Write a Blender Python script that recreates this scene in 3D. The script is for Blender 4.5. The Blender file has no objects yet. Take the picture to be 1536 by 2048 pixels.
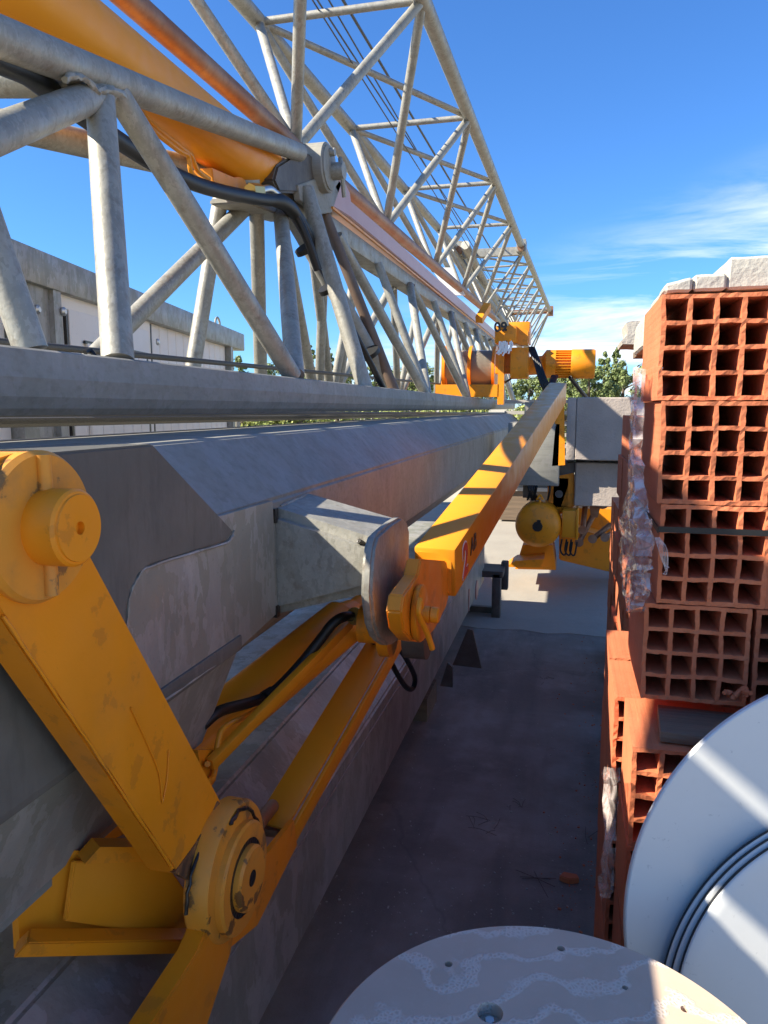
import bpy, bmesh, math, random
from mathutils import Vector, Matrix, noise
random.seed(7)
R = math.radians
H = 1.68                      # eye height: everything below is measured from the eye, then lifted by H
sc = bpy.context.scene
C = sc.collection
V = Vector

# ---------------------------------------------------------------- camera, world, sun, exposure
F, VX, VY = 1479., 1142., 817.            # focal length and vanishing point of the crane's long axis (pixels of the 1536x2048 photo)
_v = V((VX - 768, 1024 - VY, -F)).normalized()
_p = math.atan2(_v.y, -_v.z)
_up = V((0, math.cos(_p), math.sin(_p))); _x = _v.cross(_up)
ROT = Matrix((_x, _v, _up))               # camera -> world
cam_d = bpy.data.cameras.new('camera'); cam = bpy.data.objects.new('camera', cam_d); C.objects.link(cam)
cam_d.sensor_fit = 'VERTICAL'; cam_d.sensor_height = 36; cam_d.sensor_width = 27; cam_d.lens = 36 * F / 2048
cam_d.clip_start = 0.02; cam_d.clip_end = 3000
cam.matrix_world = Matrix.Translation((0, 0, H)) @ ROT.to_4x4()
sc.camera = cam

SUN = V((0.70, 0.345, -0.585)).normalized()  # direction the light travels
w = bpy.data.worlds.new("World"); sc.world = w; w.use_nodes = True
nt = w.node_tree; N = nt.nodes; L = nt.links
bg = N['Background']
sky = N.new('ShaderNodeTexSky'); sky.sky_type = 'NISHITA'; sky.sun_disc = False
sky.sun_elevation = math.asin(-SUN.z); sky.sun_rotation = math.atan2(-SUN.x, -SUN.y)
sky.air_density = 1.0; sky.dust_density = 0.3; sky.ozone_density = 3.0
def node(t, nodes=None, **k):
    n = (nodes or N).new(t)
    for a, b in k.items(): setattr(n, a, b)
    return n
tc = node('ShaderNodeTexCoord'); mp = node('ShaderNodeMapping'); mp.inputs['Scale'].default_value = (1.3, 1.6, 9)
mp.inputs['Rotation'].default_value = (0, R(9), 0); mp.inputs['Location'].default_value = (.35, .1, .2)
L.new(tc.outputs['Generated'], mp.inputs['Vector'])
nz = node('ShaderNodeTexNoise'); nz.inputs['Scale'].default_value = 2.6; nz.inputs['Detail'].default_value = 9; nz.inputs['Roughness'].default_value = .62
nz.inputs['Distortion'].default_value = .5
L.new(mp.outputs[0], nz.inputs['Vector'])
rp = node('ShaderNodeMapRange'); rp.inputs[1].default_value = .45; rp.inputs[2].default_value = .68
L.new(nz.outputs['Fac'], rp.inputs[0])
sx = node('ShaderNodeSeparateXYZ'); L.new(tc.outputs['Generated'], sx.inputs[0])
el = node('ShaderNodeMapRange', interpolation_type='SMOOTHSTEP'); el.inputs[1].default_value = .235; el.inputs[2].default_value = .05; el.inputs[3].default_value = 0; el.inputs[4].default_value = 1
az = node('ShaderNodeMath', operation='MULTIPLY_ADD'); az.inputs[1].default_value = -.35; L.new(sx.outputs['X'], az.inputs[0]); L.new(sx.outputs['Z'], az.inputs[2]); L.new(az.outputs[0], el.inputs[0])
mu = node('ShaderNodeMath', operation='MULTIPLY'); L.new(rp.outputs[0], mu.inputs[0]); L.new(el.outputs[0], mu.inputs[1])
mu2 = node('ShaderNodeMath', operation='MULTIPLY'); mu2.inputs[1].default_value = 1.0; L.new(mu.outputs[0], mu2.inputs[0])
tint = node('ShaderNodeMix', data_type='RGBA', blend_type='MULTIPLY'); tint.inputs[0].default_value = 1
tint.inputs[7].default_value = (.47, .86, 1.33, 1)
L.new(sky.outputs[0], tint.inputs[6])
mx = node('ShaderNodeMix', data_type='RGBA'); mx.inputs[7].default_value = (8.5, 8.6, 9.0, 1)
L.new(mu2.outputs[0], mx.inputs[0]); L.new(tint.outputs[2], mx.inputs[6]); L.new(mx.outputs[2], bg.inputs[0])
bg.inputs[1].default_value = .07

sd = bpy.data.lights.new('sun', 'SUN'); sd.energy = 5.0; sd.angle = R(.5); sd.color = (1, .92, .78)
so = bpy.data.objects.new('sun', sd); C.objects.link(so); so.rotation_euler = SUN.to_track_quat('-Z', 'Y').to_euler()
sc.view_settings.view_transform = 'Standard'; sc.view_settings.look = 'None'; sc.view_settings.gamma = 1
sc.view_settings.exposure = 1.35
sc.cycles.max_bounces = 8

# ---------------------------------------------------------------- measuring and mesh helpers
def at(px, py, X=None, Y=None, Z=None):
    "the point seen at a photo pixel on a known plane (metres from the eye)"
    r = ROT @ V((px - 768, 1024 - py, -F))
    k = X / r.x if X is not None else (Y / r.y if Y is not None else Z / r.z)
    return r * k

class MB:
    def __init__(s): s.bm = bmesh.new()
    def box(s, c, d, rot=None, bev=0):
        m = Matrix.Translation(V(c)) @ (rot.to_4x4() if rot else Matrix.Identity(4)) @ Matrix.Diagonal((d[0], d[1], d[2], 1))
        g = bmesh.ops.create_cube(s.bm, size=1, matrix=m)
        if bev:
            es = list({e for v in g['verts'] for e in v.link_edges})
            bmesh.ops.bevel(s.bm, geom=es, offset=bev, segments=2, affect='EDGES', profile=.5)
        return s
    def bar(s, p, q, wx, wz, bev=0, side=V((1, 0, 0))):
        "rectangular bar from p to q; wx measured along side"
        p, q = V(p), V(q); d = (q - p); l = d.length; d.normalize()
        a = (side - d * side.dot(d)).normalized(); b = a.cross(d)
        rot = Matrix((a, d, b)).transposed()
        return s.box((p + q) / 2, (wx, l, wz), rot, bev)
    def tube(s, p, q, r, seg=16, r2=None, caps=True):
        p, q = V(p), V(q); d = q - p
        rot = d.to_track_quat('Z', 'Y').to_matrix().to_4x4()
        bmesh.ops.create_cone(s.bm, cap_ends=caps, segments=seg, radius1=r, radius2=r if r2 is None else r2, depth=d.length,
                              matrix=Matrix.Translation((p + q) / 2) @ rot)
        return s
    def path(s, pts, r, seg=10, smooth=4):
        pts = [V(p) for p in pts]
        if smooth and len(pts) > 2:
            out = []
            P = [pts[0] * 2 - pts[1]] + pts + [pts[-1] * 2 - pts[-2]]
            for i in range(1, len(P) - 2):
                a, b, c, d = P[i - 1:i + 3]
                for k in range(smooth):
                    t = k / smooth
                    out.append(.5 * ((2 * b) + (c - a) * t + (2 * a - 5 * b + 4 * c - d) * t * t + (3 * b - a - 3 * c + d) * t ** 3))
            pts = out + [pts[-1]]
        rings = []; nrm = None
        for i, p in enumerate(pts):
            d = (pts[min(i + 1, len(pts) - 1)] - pts[max(i - 1, 0)]).normalized()
            if nrm is None: nrm = d.orthogonal().normalized()
            nrm = (nrm - d * nrm.dot(d)).normalized(); b = d.cross(nrm)
            rr = r[min(i * len(r) // len(pts), len(r) - 1)] if isinstance(r, (list, tuple)) else r
            rings.append([s.bm.verts.new(p + (nrm * math.cos(2 * math.pi * k / seg) + b * math.sin(2 * math.pi * k / seg)) * rr) for k in range(seg)])
        for a, b in zip(rings, rings[1:]):
            for k in range(seg): s.bm.faces.new((a[k], a[(k + 1) % seg], b[(k + 1) % seg], b[k]))
        s.bm.faces.new(rings[0][::-1]); s.bm.faces.new(rings[-1])
        return s
    def prism(s, poly, vec, bev=0):
        "planar polygon of 3-D points extruded along vec"
        vec = V(vec); n = len(poly)
        a = [s.bm.verts.new(V(p)) for p in poly]; b = [s.bm.verts.new(V(p) + vec) for p in poly]
        fs = [s.bm.faces.new(a), s.bm.faces.new(b[::-1])] + [s.bm.faces.new((a[i], b[i], b[(i + 1) % n], a[(i + 1) % n])) for i in range(n)]
        bmesh.ops.recalc_face_normals(s.bm, faces=fs)
        if bev:
            es = list({e for f in fs for e in f.edges})
            bmesh.ops.bevel(s.bm, geom=es, offset=bev, segments=2, affect='EDGES')
        return s
    def lathe(s, prof, origin, axis, seg=48):
        "profile [(radius, distance along axis)] closed by caps"
        axis = V(axis).normalized(); o = V(origin); u = axis.orthogonal().normalized(); b = axis.cross(u)
        rings = []
        for r_, h_ in prof:
            if r_ < 1e-6: rings.append([s.bm.verts.new(o + axis * h_)])
            else: rings.append([s.bm.verts.new(o + axis * h_ + (u * math.cos(2 * math.pi * k / seg) + b * math.sin(2 * math.pi * k / seg)) * r_) for k in range(seg)])
        for A, B in zip(rings, rings[1:]):
            for k in range(seg):
                k2 = (k + 1) % seg
                if len(A) == 1 and len(B) == 1: continue
                if len(A) == 1: s.bm.faces.new((A[0], B[k2], B[k]))
                elif len(B) == 1: s.bm.faces.new((A[k], A[k2], B[0]))
                else: s.bm.faces.new((A[k], A[k2], B[k2], B[k]))
        bmesh.ops.recalc_face_normals(s.bm, faces=s.bm.faces[:])
        return s

MAT = {}
EYE_SCALE = 1.0                    # scale about the camera for the assembly being built
def empty(name, loc, label, cat, group=None):
    o = bpy.data.objects.new(name, None); C.objects.link(o); o.location = loc; o.empty_display_size = .1
    tag(o, label, cat, group); return o
def tag(o, label=None, cat=None, group=None, kind=None):
    for k, v in (('label', label), ('category', cat), ('group', group), ('kind', kind)):
        if v: o[k] = v
    return o
def obj(name, mb, mat, parent=None, smooth=35, label=None):
    me = bpy.data.meshes.new(name)
    bmesh.ops.recalc_face_normals(mb.bm, faces=mb.bm.faces[:]) if not getattr(mb, 'keep', False) else None
    mb.bm.to_mesh(me); mb.bm.free()
    if EYE_SCALE != 1: me.transform(Matrix.Scale(EYE_SCALE, 4))
    if mat: me.materials.append(MAT[mat])
    if smooth is not None:
        me.polygons.foreach_set('use_smooth', [True] * len(me.polygons)); me.set_sharp_from_angle(angle=R(smooth))
    o = bpy.data.objects.new(name, me); C.objects.link(o)
    if parent is not None:
        o.parent = parent
        root = parent
        off = V((0, 0, 0))
        while root: off += V(root.location); root = root.parent
        o.location = -off
    else:                                           # put the origin at the middle of the base
        xs = [v.co for v in me.vertices]
        mn = V((min(v.x for v in xs), min(v.y for v in xs), min(v.z for v in xs))); mxx = V((max(v.x for v in xs), max(v.y for v in xs), 0))
        b = V(((mn.x + mxx.x) / 2, (mn.y + mxx.y) / 2, mn.z))
        me.transform(Matrix.Translation(-b)); o.location = b
    if label: o['label'] = label
    return o
def thing(name, mb, mat, label, cat, group=None, kind=None, smooth=35):
    return tag(obj(name, mb, mat, None, smooth), label, cat, group, kind)

# ---------------------------------------------------------------- materials
def material(name, color, rough=.5, metal=0, bump=None, var=None, extra=None, coat=0, spec=None):
    m = bpy.data.materials.new(name); m.use_nodes = True; MAT[name] = m
    n = m.node_tree.nodes; l = m.node_tree.links; b = n['Principled BSDF']
    b.inputs['Roughness'].default_value = rough; b.inputs['Metallic'].default_value = metal; b.inputs['Coat Weight'].default_value = coat
    if spec is not None: b.inputs['Specular IOR Level'].default_value = spec
    tc = n.new('ShaderNodeTexCoord')
    out = None
    c = n.new('ShaderNodeRGB'); c.outputs[0].default_value = (*color, 1); out = c.outputs[0]
    for v in (var or []):
        kind, scale, lo, hi, col, amt = v[:6]
        stretch = v[6] if len(v) > 6 else (1, 1, 1)
        mp = n.new('ShaderNodeMapping'); mp.inputs['Scale'].default_value = stretch; l.new(tc.outputs['Object'], mp.inputs[0])
        if kind == 'noise':
            t = n.new('ShaderNodeTexNoise'); t.inputs['Scale'].default_value = scale; t.inputs['Detail'].default_value = 6; t.inputs['Roughness'].default_value = .6; src = t.outputs['Fac']
        else:
            t = n.new('ShaderNodeTexVoronoi'); t.inputs['Scale'].default_value = scale
            if kind == 'spangle':
                sp = n.new('ShaderNodeSeparateColor'); l.new(t.outputs['Color'], sp.inputs[0]); src = sp.outputs[0]
                nn = n.new('ShaderNodeTexNoise'); nn.inputs['Scale'].default_value = scale * 1.2; nn.inputs['Detail'].default_value = 4
                l.new(mp.outputs[0], nn.inputs['Vector'])
                ad = n.new('ShaderNodeMix'); ad.data_type = 'RGBA'; ad.inputs[0].default_value = .12; l.new(mp.outputs[0], ad.inputs[6]); l.new(nn.outputs['Color'], ad.inputs[7])
                l.new(ad.outputs[2], t.inputs['Vector'])
            else: src = t.outputs['Distance']
        if kind != 'spangle': l.new(mp.outputs[0], t.inputs['Vector'])
        mr = n.new('ShaderNodeMapRange'); mr.inputs[1].default_value = lo; mr.inputs[2].default_value = hi; mr.inputs[4].default_value = amt
        l.new(src, mr.inputs[0])
        mi = n.new('ShaderNodeMix'); mi.data_type = 'RGBA'; l.new(mr.outputs[0], mi.inputs[0]); l.new(out, mi.inputs[6]); mi.inputs[7].default_value = (*col, 1)
        out = mi.outputs[2]
    l.new(out, b.inputs['Base Color'])
    if bump:
        prev = None
        for bb in bump:
            sc_, st, di = bb[:3]; stretch = bb[3] if len(bb) > 3 else (1, 1, 1)
            mp = n.new('ShaderNodeMapping'); mp.inputs['Scale'].default_value = stretch; l.new(tc.outputs['Object'], mp.inputs[0])
            t = n.new('ShaderNodeTexNoise'); t.inputs['Scale'].default_value = sc_; t.inputs['Detail'].default_value = 5; l.new(mp.outputs[0], t.inputs['Vector'])
            bu = n.new('ShaderNodeBump'); bu.inputs['Strength'].default_value = st; bu.inputs['Distance'].default_value = di; l.new(t.outputs['Fac'], bu.inputs['Height'])
            if prev: l.new(prev, bu.inputs['Normal'])
            prev = bu.outputs[0]
        l.new(prev, b.inputs['Normal'])
    if extra: extra(m, n, l, b, tc, out)
    return m

def rough_var(lo, hi, scale):
    def f(m, n, l, b, tc, out):
        t = n.new('ShaderNodeTexNoise'); t.inputs['Scale'].default_value = scale; t.inputs['Detail'].default_value = 4; l.new(tc.outputs['Object'], t.inputs['Vector'])
        mr = n.new('ShaderNodeMapRange'); mr.inputs[1].default_value = .3; mr.inputs[2].default_value = .7; mr.inputs[3].default_value = lo; mr.inputs[4].default_value = hi
        l.new(t.outputs['Fac'], mr.inputs[0]); l.new(mr.outputs[0], b.inputs['Roughness'])
    return f
material('galv_plate', (.285, .285, .24), .45, .3, bump=[(60, .12, .01), (6, .15, .02)],
         var=[('spangle', 13, .62, .66, (.36, .35, .325), .75, (1, 1, .55)), ('spangle', 24, .7, .74, (.43, .42, .39), .55, (1, 1, .5)), ('noise', 3, .45, .7, (.19, .185, .155), .5), ('noise', 26, .55, .75, (.50, .48, .44), .35, (1, 1, .18)), ('noise', 7, .60, .68, (.46, .44, .40), .35, (1, 1, .5)), ('noise', 120, .62, .75, (.14, .13, .12), .5)],
         extra=rough_var(.36, .62, 8))
material('galv_dark', (.13, .125, .105), .5, .2, bump=[(50, .1, .008)], var=[('noise', 4, .4, .65, (.19, .18, .155), .7), ('noise', 50, .5, .75, (.09, .085, .07), .5, (1, 1, .2)), ('noise', 14, .6, .7, (.33, .30, .26), .4, (1, 1, .3))], extra=rough_var(.5, .7, 6), spec=.3)
material('galv_old', (.245, .235, .195), .6, .05, bump=[(50, .1, .008)],
         var=[('noise', 2.5, .4, .65, (.30, .29, .25), .7), ('noise', 60, .45, .7, (.14, .13, .11), .4, (.05, .6, 1)), ('spangle', 22, .4, .9, (.30, .285, .26), .5), ('noise', 9, .57, .68, (.38, .36, .32), .4, (1, 1, .3)), ('noise', 150, .64, .75, (.5, .48, .45), .4)], extra=rough_var(.5, .7, 6), spec=.3)
material('galv_tube', (.29, .28, .235), .5, .3, bump=[(70, .2, .006), (12, .15, .01)],
         var=[('noise', 7, .42, .66, (.20, .185, .155), .45), ('spangle', 34, .3, .9, (.46, .44, .38), .35, (1, 1, .6)), ('noise', 22, .56, .7, (.17, .13, .09), .5), ('noise', 70, .55, .75, (.46, .44, .39), .35)], extra=rough_var(.40, .66, 9))
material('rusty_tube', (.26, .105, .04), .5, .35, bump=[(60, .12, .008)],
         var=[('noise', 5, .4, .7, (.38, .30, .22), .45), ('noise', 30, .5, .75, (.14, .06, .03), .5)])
material('rust_dark', (.13, .085, .06), .55, .2, bump=[(60, .12, .008)], var=[('noise', 5, .4, .7, (.22, .17, .13), .5)])
def paint(name, col, chips=.0, dirt=.35):
    material(name, col, .36, 0, coat=.06, spec=.35, bump=[(220, .06, .004), (9, .12, .01)],
             var=[('noise', 2.2, .45, .75, tuple(c * .72 for c in col), dirt), ('noise', 16, .585, .61, (.04, .028, .02), chips), ('noise', 8, .5, .66, (.34, .18, .06), chips * .8), ('noise', 6, .5, .8, (min(1, col[0] * 1.04), col[1] * 1.10, col[2] * 2.0), .4)],
             extra=rough_var(.34, .55, 14))
paint('yellow_paint', (.82, .275, .008), chips=.18, dirt=.5)
paint('yellow_worn', (.74, .29, .03), chips=.75, dirt=.6)
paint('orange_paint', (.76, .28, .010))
material('mauve_bar', (.46, .24, .19), .4, .15, var=[('noise', 5, .4, .8, (.54, .31, .25), .6)])  # pinkish reflection on the guide bar, put into the base colour
material('dark_steel', (.085, .072, .058), .55, .15, bump=[(50, .2, .01)], var=[('noise', 10, .4, .8, (.2, .18, .15), .6)])
material('burnt_paint', (.22, .10, .035), .6, 0, bump=[(60, .4, .006)], var=[('noise', 22, .42, .62, (.05, .03, .02), .9), ('noise', 60, .6, .7, (.6, .28, .05), .6)])
material('grease', (.02, .017, .014), .3, 0, bump=[(60, .4, .01)])
material('bright_steel', (.55, .55, .53), .3, .85)
material('brass', (.55, .38, .12), .35, .9)
material('rubber', (.005, .005, .005), .5, 0, bump=[(120, .1, .004)])
material('drum_rope', (.62, .57, .49), .5, .3)
material('rope', (.10, .095, .085), .55, .6, bump=[(300, .6, .004, (1, .3, 1))])
material('concrete', (.40, .335, .285), .85, 0, bump=[(60, .5, .01), (9, .3, .02)], var=[('noise', 5, .35, .75, (.27, .235, .195), .7), ('noise', 60, .6, .75, (.12, .11, .1), .5)])
material('block_concrete', (.42, .39, .33), .9, 0, bump=[(120, .5, .005), (25, .3, .008)], var=[('noise', 14, .4, .7, (.36, .34, .3), .6)])
material('white_plastic', (.66, .66, .62), .35, 0, bump=[(5, .05, .02)], var=[('noise', 3, .4, .8, (.58, .58, .54), .6), ('noise', 90, .66, .72, (.40, .40, .38), .6), ('noise', 18, .6, .8, (.50, .49, .45), .35)], extra=rough_var(.28, .42, 5))
material('groove_black', (.015, .017, .02), .5)
material('wood', (.20, .14, .09), .8, 0, bump=[(20, .6, .01, (.2, 4, 4))], var=[('noise', 6, .35, .7, (.11, .08, .055), .8, (.3, 6, 6))])
material('decal_red', (.55, .01, .01), .4); material('decal_white', (.8, .8, .78), .4); material('decal_black', (.02, .02, .02), .4)
material('panel_white', (.86, .80, .70), .5, 0, var=[('noise', 2, .4, .8, (.76, .69, .59), .6), ('noise', 30, .6, .8, (.42, .37, .3), .3)], bump=[(40, .1, .01)])
material('dark_glass', (.03, .04, .045), .1, 0)
material('bark', (.12, .09, .06), .9, 0, bump=[(30, .6, .02)])
def leaf(name, c1, c2):
    def ex(m, n, l, b, tc, out):
        oi = n.new('ShaderNodeNewGeometry'); mi = n.new('ShaderNodeMix'); mi.data_type = 'RGBA'
        l.new(oi.outputs['Random Per Island'], mi.inputs[0]); mi.inputs[6].default_value = (*c1, 1); mi.inputs[7].default_value = (*c2, 1)
        l.new(mi.outputs[2], b.inputs['Base Color'])
    material(name, c1, .65, 0, extra=ex)
leaf('pine_leaf', (.085, .12, .03), (.20, .24, .07)); leaf('bush_leaf', (.20, .24, .05), (.36, .38, .10))

def brick_extra(m, n, l, b, tc, out):
    # ridges that run along the brick (object Y) on its sides and top
    sp = n.new('ShaderNodeSeparateXYZ'); l.new(tc.outputs['Object'], sp.inputs[0])
    hs = []
    for ax in ('X', 'Z'):
        a = n.new('ShaderNodeMath'); a.operation = 'MULTIPLY'; a.inputs[1].default_value = 2 * math.pi / .0125; l.new(sp.outputs[ax], a.inputs[0])
        s = n.new('ShaderNodeMath'); s.operation = 'SINE'; l.new(a.outputs[0], s.inputs[0])
        s2 = n.new('ShaderNodeMath'); s2.operation = 'GREATER_THAN'; s2.inputs[1].default_value = .55; l.new(s.outputs[0], s2.inputs[0]); hs.append(s2.outputs[0])
    geo = n.new('ShaderNodeNewGeometry'); vt = n.new('ShaderNodeVectorTransform'); vt.vector_type = 'NORMAL'; vt.convert_from = 'WORLD'; vt.convert_to = 'OBJECT'
    l.new(geo.outputs['True Normal'], vt.inputs[0]); sn = n.new('ShaderNodeSeparateXYZ'); l.new(vt.outputs[0], sn.inputs[0])
    tot = None
    for h, ax in zip(hs, ('Z', 'X')):
        ab = n.new('ShaderNodeMath'); ab.operation = 'ABSOLUTE'; l.new(sn.outputs[ax], ab.inputs[0])
        mu = n.new('ShaderNodeMath'); mu.operation = 'MULTIPLY'; l.new(ab.outputs[0], mu.inputs[0]); l.new(h, mu.inputs[1])
        if tot is None: tot = mu.outputs[0]
        else:
            ad = n.new('ShaderNodeMath'); l.new(tot, ad.inputs[0]); l.new(mu.outputs[0], ad.inputs[1]); tot = ad.outputs[0]
    t = n.new('ShaderNodeTexNoise'); t.inputs['Scale'].default_value = 160; l.new(tc.outputs['Object'], t.inputs['Vector'])
    b1 = n.new('ShaderNodeBump'); b1.inputs['Strength'].default_value = .35; b1.inputs['Distance'].default_value = .003; l.new(t.outputs['Fac'], b1.inputs['Height'])
    b2 = n.new('ShaderNodeBump'); b2.invert = True; b2.inputs['Strength'].default_value = .8; b2.inputs['Distance'].default_value = .004
    l.new(tot, b2.inputs['Height']); l.new(b1.outputs[0], b2.inputs['Normal']); l.new(b2.outputs[0], b.inputs['Normal'])
    oi = n.new('ShaderNodeObjectInfo'); hv = n.new('ShaderNodeHueSaturation')
    mr = n.new('ShaderNodeMapRange'); mr.inputs[3].default_value = .82; mr.inputs[4].default_value = 1.15; l.new(oi.outputs['Random'], mr.inputs[0])
    l.new(mr.outputs[0], hv.inputs['Value']); l.new(out, hv.inputs['Color']); l.new(hv.outputs[0], b.inputs['Base Color'])
material('terracotta', (.56, .165, .066), .85, 0, var=[('noise', 9, .4, .75, (.45, .105, .038), .7), ('noise', 45, .55, .8, (.62, .23, .11), .5), ('noise', 4, .60, .72, (.55, .36, .26), .4)], extra=brick_extra)

def wrap_extra(m, n, l, b, tc, out):
    b.inputs['Alpha'].default_value = .42
    t = n.new('ShaderNodeTexNoise'); t.inputs['Scale'].default_value = 30; t.inputs['Detail'].default_value = 6; l.new(tc.outputs['Object'], t.inputs['Vector'])
    mr = n.new('ShaderNodeMapRange'); mr.inputs[1].default_value = .4; mr.inputs[2].default_value = .62; mr.inputs[3].default_value = .2; mr.inputs[4].default_value = .72
    l.new(t.outputs['Fac'], mr.inputs[0]); l.new(mr.outputs[0], b.inputs['Alpha'])
material('plastic_film', (.80, .69, .63), .12, 0, bump=[(50, .5, .006, (1, 1, .25))], extra=wrap_extra, coat=.6)

def ground_extra(m, n, l, b, tc, out):
    vc = n.new('ShaderNodeTexVoronoi'); vc.feature = 'DISTANCE_TO_EDGE'; vc.inputs['Scale'].default_value = .55
    nn = n.new('ShaderNodeTexNoise'); nn.inputs['Scale'].default_value = 3; nn.inputs['Detail'].default_value = 8; l.new(tc.outputs['Object'], nn.inputs['Vector'])
    mm = n.new('ShaderNodeMix'); mm.data_type = 'RGBA'; mm.inputs[0].default_value = .35; l.new(tc.outputs['Object'], mm.inputs[6]); l.new(nn.outputs['Color'], mm.inputs[7]); l.new(mm.outputs[2], vc.inputs['Vector'])
    mr = n.new('ShaderNodeMapRange'); mr.inputs[1].default_value = .0; mr.inputs[2].default_value = .006; mr.inputs[3].default_value = .22; mr.inputs[4].default_value = 0; l.new(vc.outputs['Distance'], mr.inputs[0])
    mq = n.new('ShaderNodeMix'); mq.data_type = 'RGBA'; l.new(mr.outputs[0], mq.inputs[0]); l.new(out, mq.inputs[6]); mq.inputs[7].default_value = (.05, .04, .035, 1); out = mq.outputs[2]
    # two ring-shaped stains and streaks
    prev = out
    for (x, y, r_) in ((-.225, 2.80, .10), (-.30, 3.35, .085)):
        vs = n.new('ShaderNodeVectorMath'); vs.operation = 'DISTANCE'; l.new(tc.outputs['Object'], vs.inputs[0]); vs.inputs[1].default_value = (x, y, 0)
        t = n.new('ShaderNodeTexNoise'); t.inputs['Scale'].default_value = 25; l.new(tc.outputs['Object'], t.inputs['Vector'])
        a = n.new('ShaderNodeMath'); a.operation = 'MULTIPLY_ADD'; a.inputs[1].default_value = .06; l.new(t.outputs['Fac'], a.inputs[0]); l.new(vs.outputs['Value'], a.inputs[2])
        cr = n.new('ShaderNodeValToRGB'); e = cr.color_ramp.elements; k = (r_ + .03)
        cr.color_ramp.elements[0].position = 0; e[0].color = (.25, .25, .25, 1); e[1].position = k * .8; e[1].color = (.3, .3, .3, 1)
        q = e.new(k); q.color = (1.5, 1.5, 1.5, 1); q = e.new(k * 1.3); q.color = (1, 1, 1, 1)
        l.new(a.outputs[0], cr.inputs[0])
        mi = n.new('ShaderNodeMix'); mi.data_type = 'RGBA'; mi.blend_type = 'MULTIPLY'; mi.inputs[0].default_value = .6; l.new(prev, mi.inputs[6]); l.new(cr.outputs[0], mi.inputs[7]); prev = mi.outputs[2]
    l.new(prev, b.inputs['Base Color'])
material('yard_concrete', (.25, .215, .175), .8, 0, bump=[(140, .45, .006), (12, .2, .02)],
         var=[('noise', 1.1, .35, .7, (.13, .115, .10), .75), ('noise', 3.5, .45, .65, (.33, .305, .265), .7), ('noise', 5, .5, .7, (.12, .105, .09), .5, (1, .12, 1)), ('noise', 4, .55, .72, (.29, .27, .24), .45, (.15, 1, 1)), ('noise', 90, .55, .75, (.24, .22, .20), .5), ('noise', 2.2, .55, .7, (.07, .06, .05), .5, (1, .25, 1)), ('noise', 260, .68, .72, (.5, .48, .45), .5)], extra=ground_extra)
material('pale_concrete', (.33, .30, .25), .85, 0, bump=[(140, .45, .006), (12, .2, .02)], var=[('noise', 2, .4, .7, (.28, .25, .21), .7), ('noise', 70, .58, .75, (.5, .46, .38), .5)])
material('dry_ground', (.42, .37, .28), .9, 0, var=[('noise', .3, .4, .7, (.24, .24, .14), .7)], bump=[(5, .3, .05)])
material('beige_plastic', (.46, .40, .35), .55, 0, bump=[(8, .06, .01)],
         var=[('noise', 6, .4, .7, (.40, .335, .285), .7), ('noise', 14, .66, .7, (.5, .33, .2), .45)])
material('twig', (.10, .07, .05), .9)
def beige_extra(m, n, l, b, tc, out):
    # dried water: long curved frosty bands of fine crystals
    mp = n.new('ShaderNodeMapping'); mp.inputs['Scale'].default_value = (1, 1, 1); mp.inputs['Rotation'].default_value = (0, 0, R(62)); l.new(tc.outputs['Object'], mp.inputs[0])
    wv = n.new('ShaderNodeTexWave'); wv.inputs['Scale'].default_value = 4.6; wv.inputs['Distortion'].default_value = 13; wv.inputs['Detail'].default_value = 4; wv.inputs['Detail Scale'].default_value = 1.4
    l.new(mp.outputs[0], wv.inputs['Vector'])
    mr = n.new('ShaderNodeMapRange'); mr.inputs[1].default_value = .74; mr.inputs[2].default_value = .93; l.new(wv.outputs['Fac'], mr.inputs[0])
    vo = n.new('ShaderNodeTexVoronoi'); vo.feature = 'DISTANCE_TO_EDGE'; vo.inputs['Scale'].default_value = 170; l.new(tc.outputs['Object'], vo.inputs['Vector'])
    m2 = n.new('ShaderNodeMapRange'); m2.inputs[1].default_value = .05; m2.inputs[2].default_value = .35; m2.inputs[3].default_value = .6; m2.inputs[4].default_value = .05; l.new(vo.outputs['Distance'], m2.inputs[0])
    mu = n.new('ShaderNodeMath'); mu.operation = 'MULTIPLY'; l.new(mr.outputs[0], mu.inputs[0]); l.new(m2.outputs[0], mu.inputs[1])
    mi = n.new('ShaderNodeMix'); mi.data_type = 'RGBA'; l.new(mu.outputs[0], mi.inputs[0]); l.new(out, mi.inputs[6]); mi.inputs[7].default_value = (.76, .66, .55, 1)
    l.new(mi.outputs[2], b.inputs['Base Color'])
    bu = n.new('ShaderNodeBump'); bu.inputs['Strength'].default_value = .5; bu.inputs['Distance'].default_value = .002; l.new(mu.outputs[0], bu.inputs['Height']); l.new(bu.outputs[0], b.inputs['Normal'])
material('frosted_plastic', (.60, .45, .33), .6, 0, var=[('noise', 6, .4, .7, (.50, .37, .26), .7), ('noise', 60, .55, .75, (.64, .50, .39), .4), ('noise', 11, .67, .71, (.42, .27, .16), .5)], extra=beige_extra)

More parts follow.
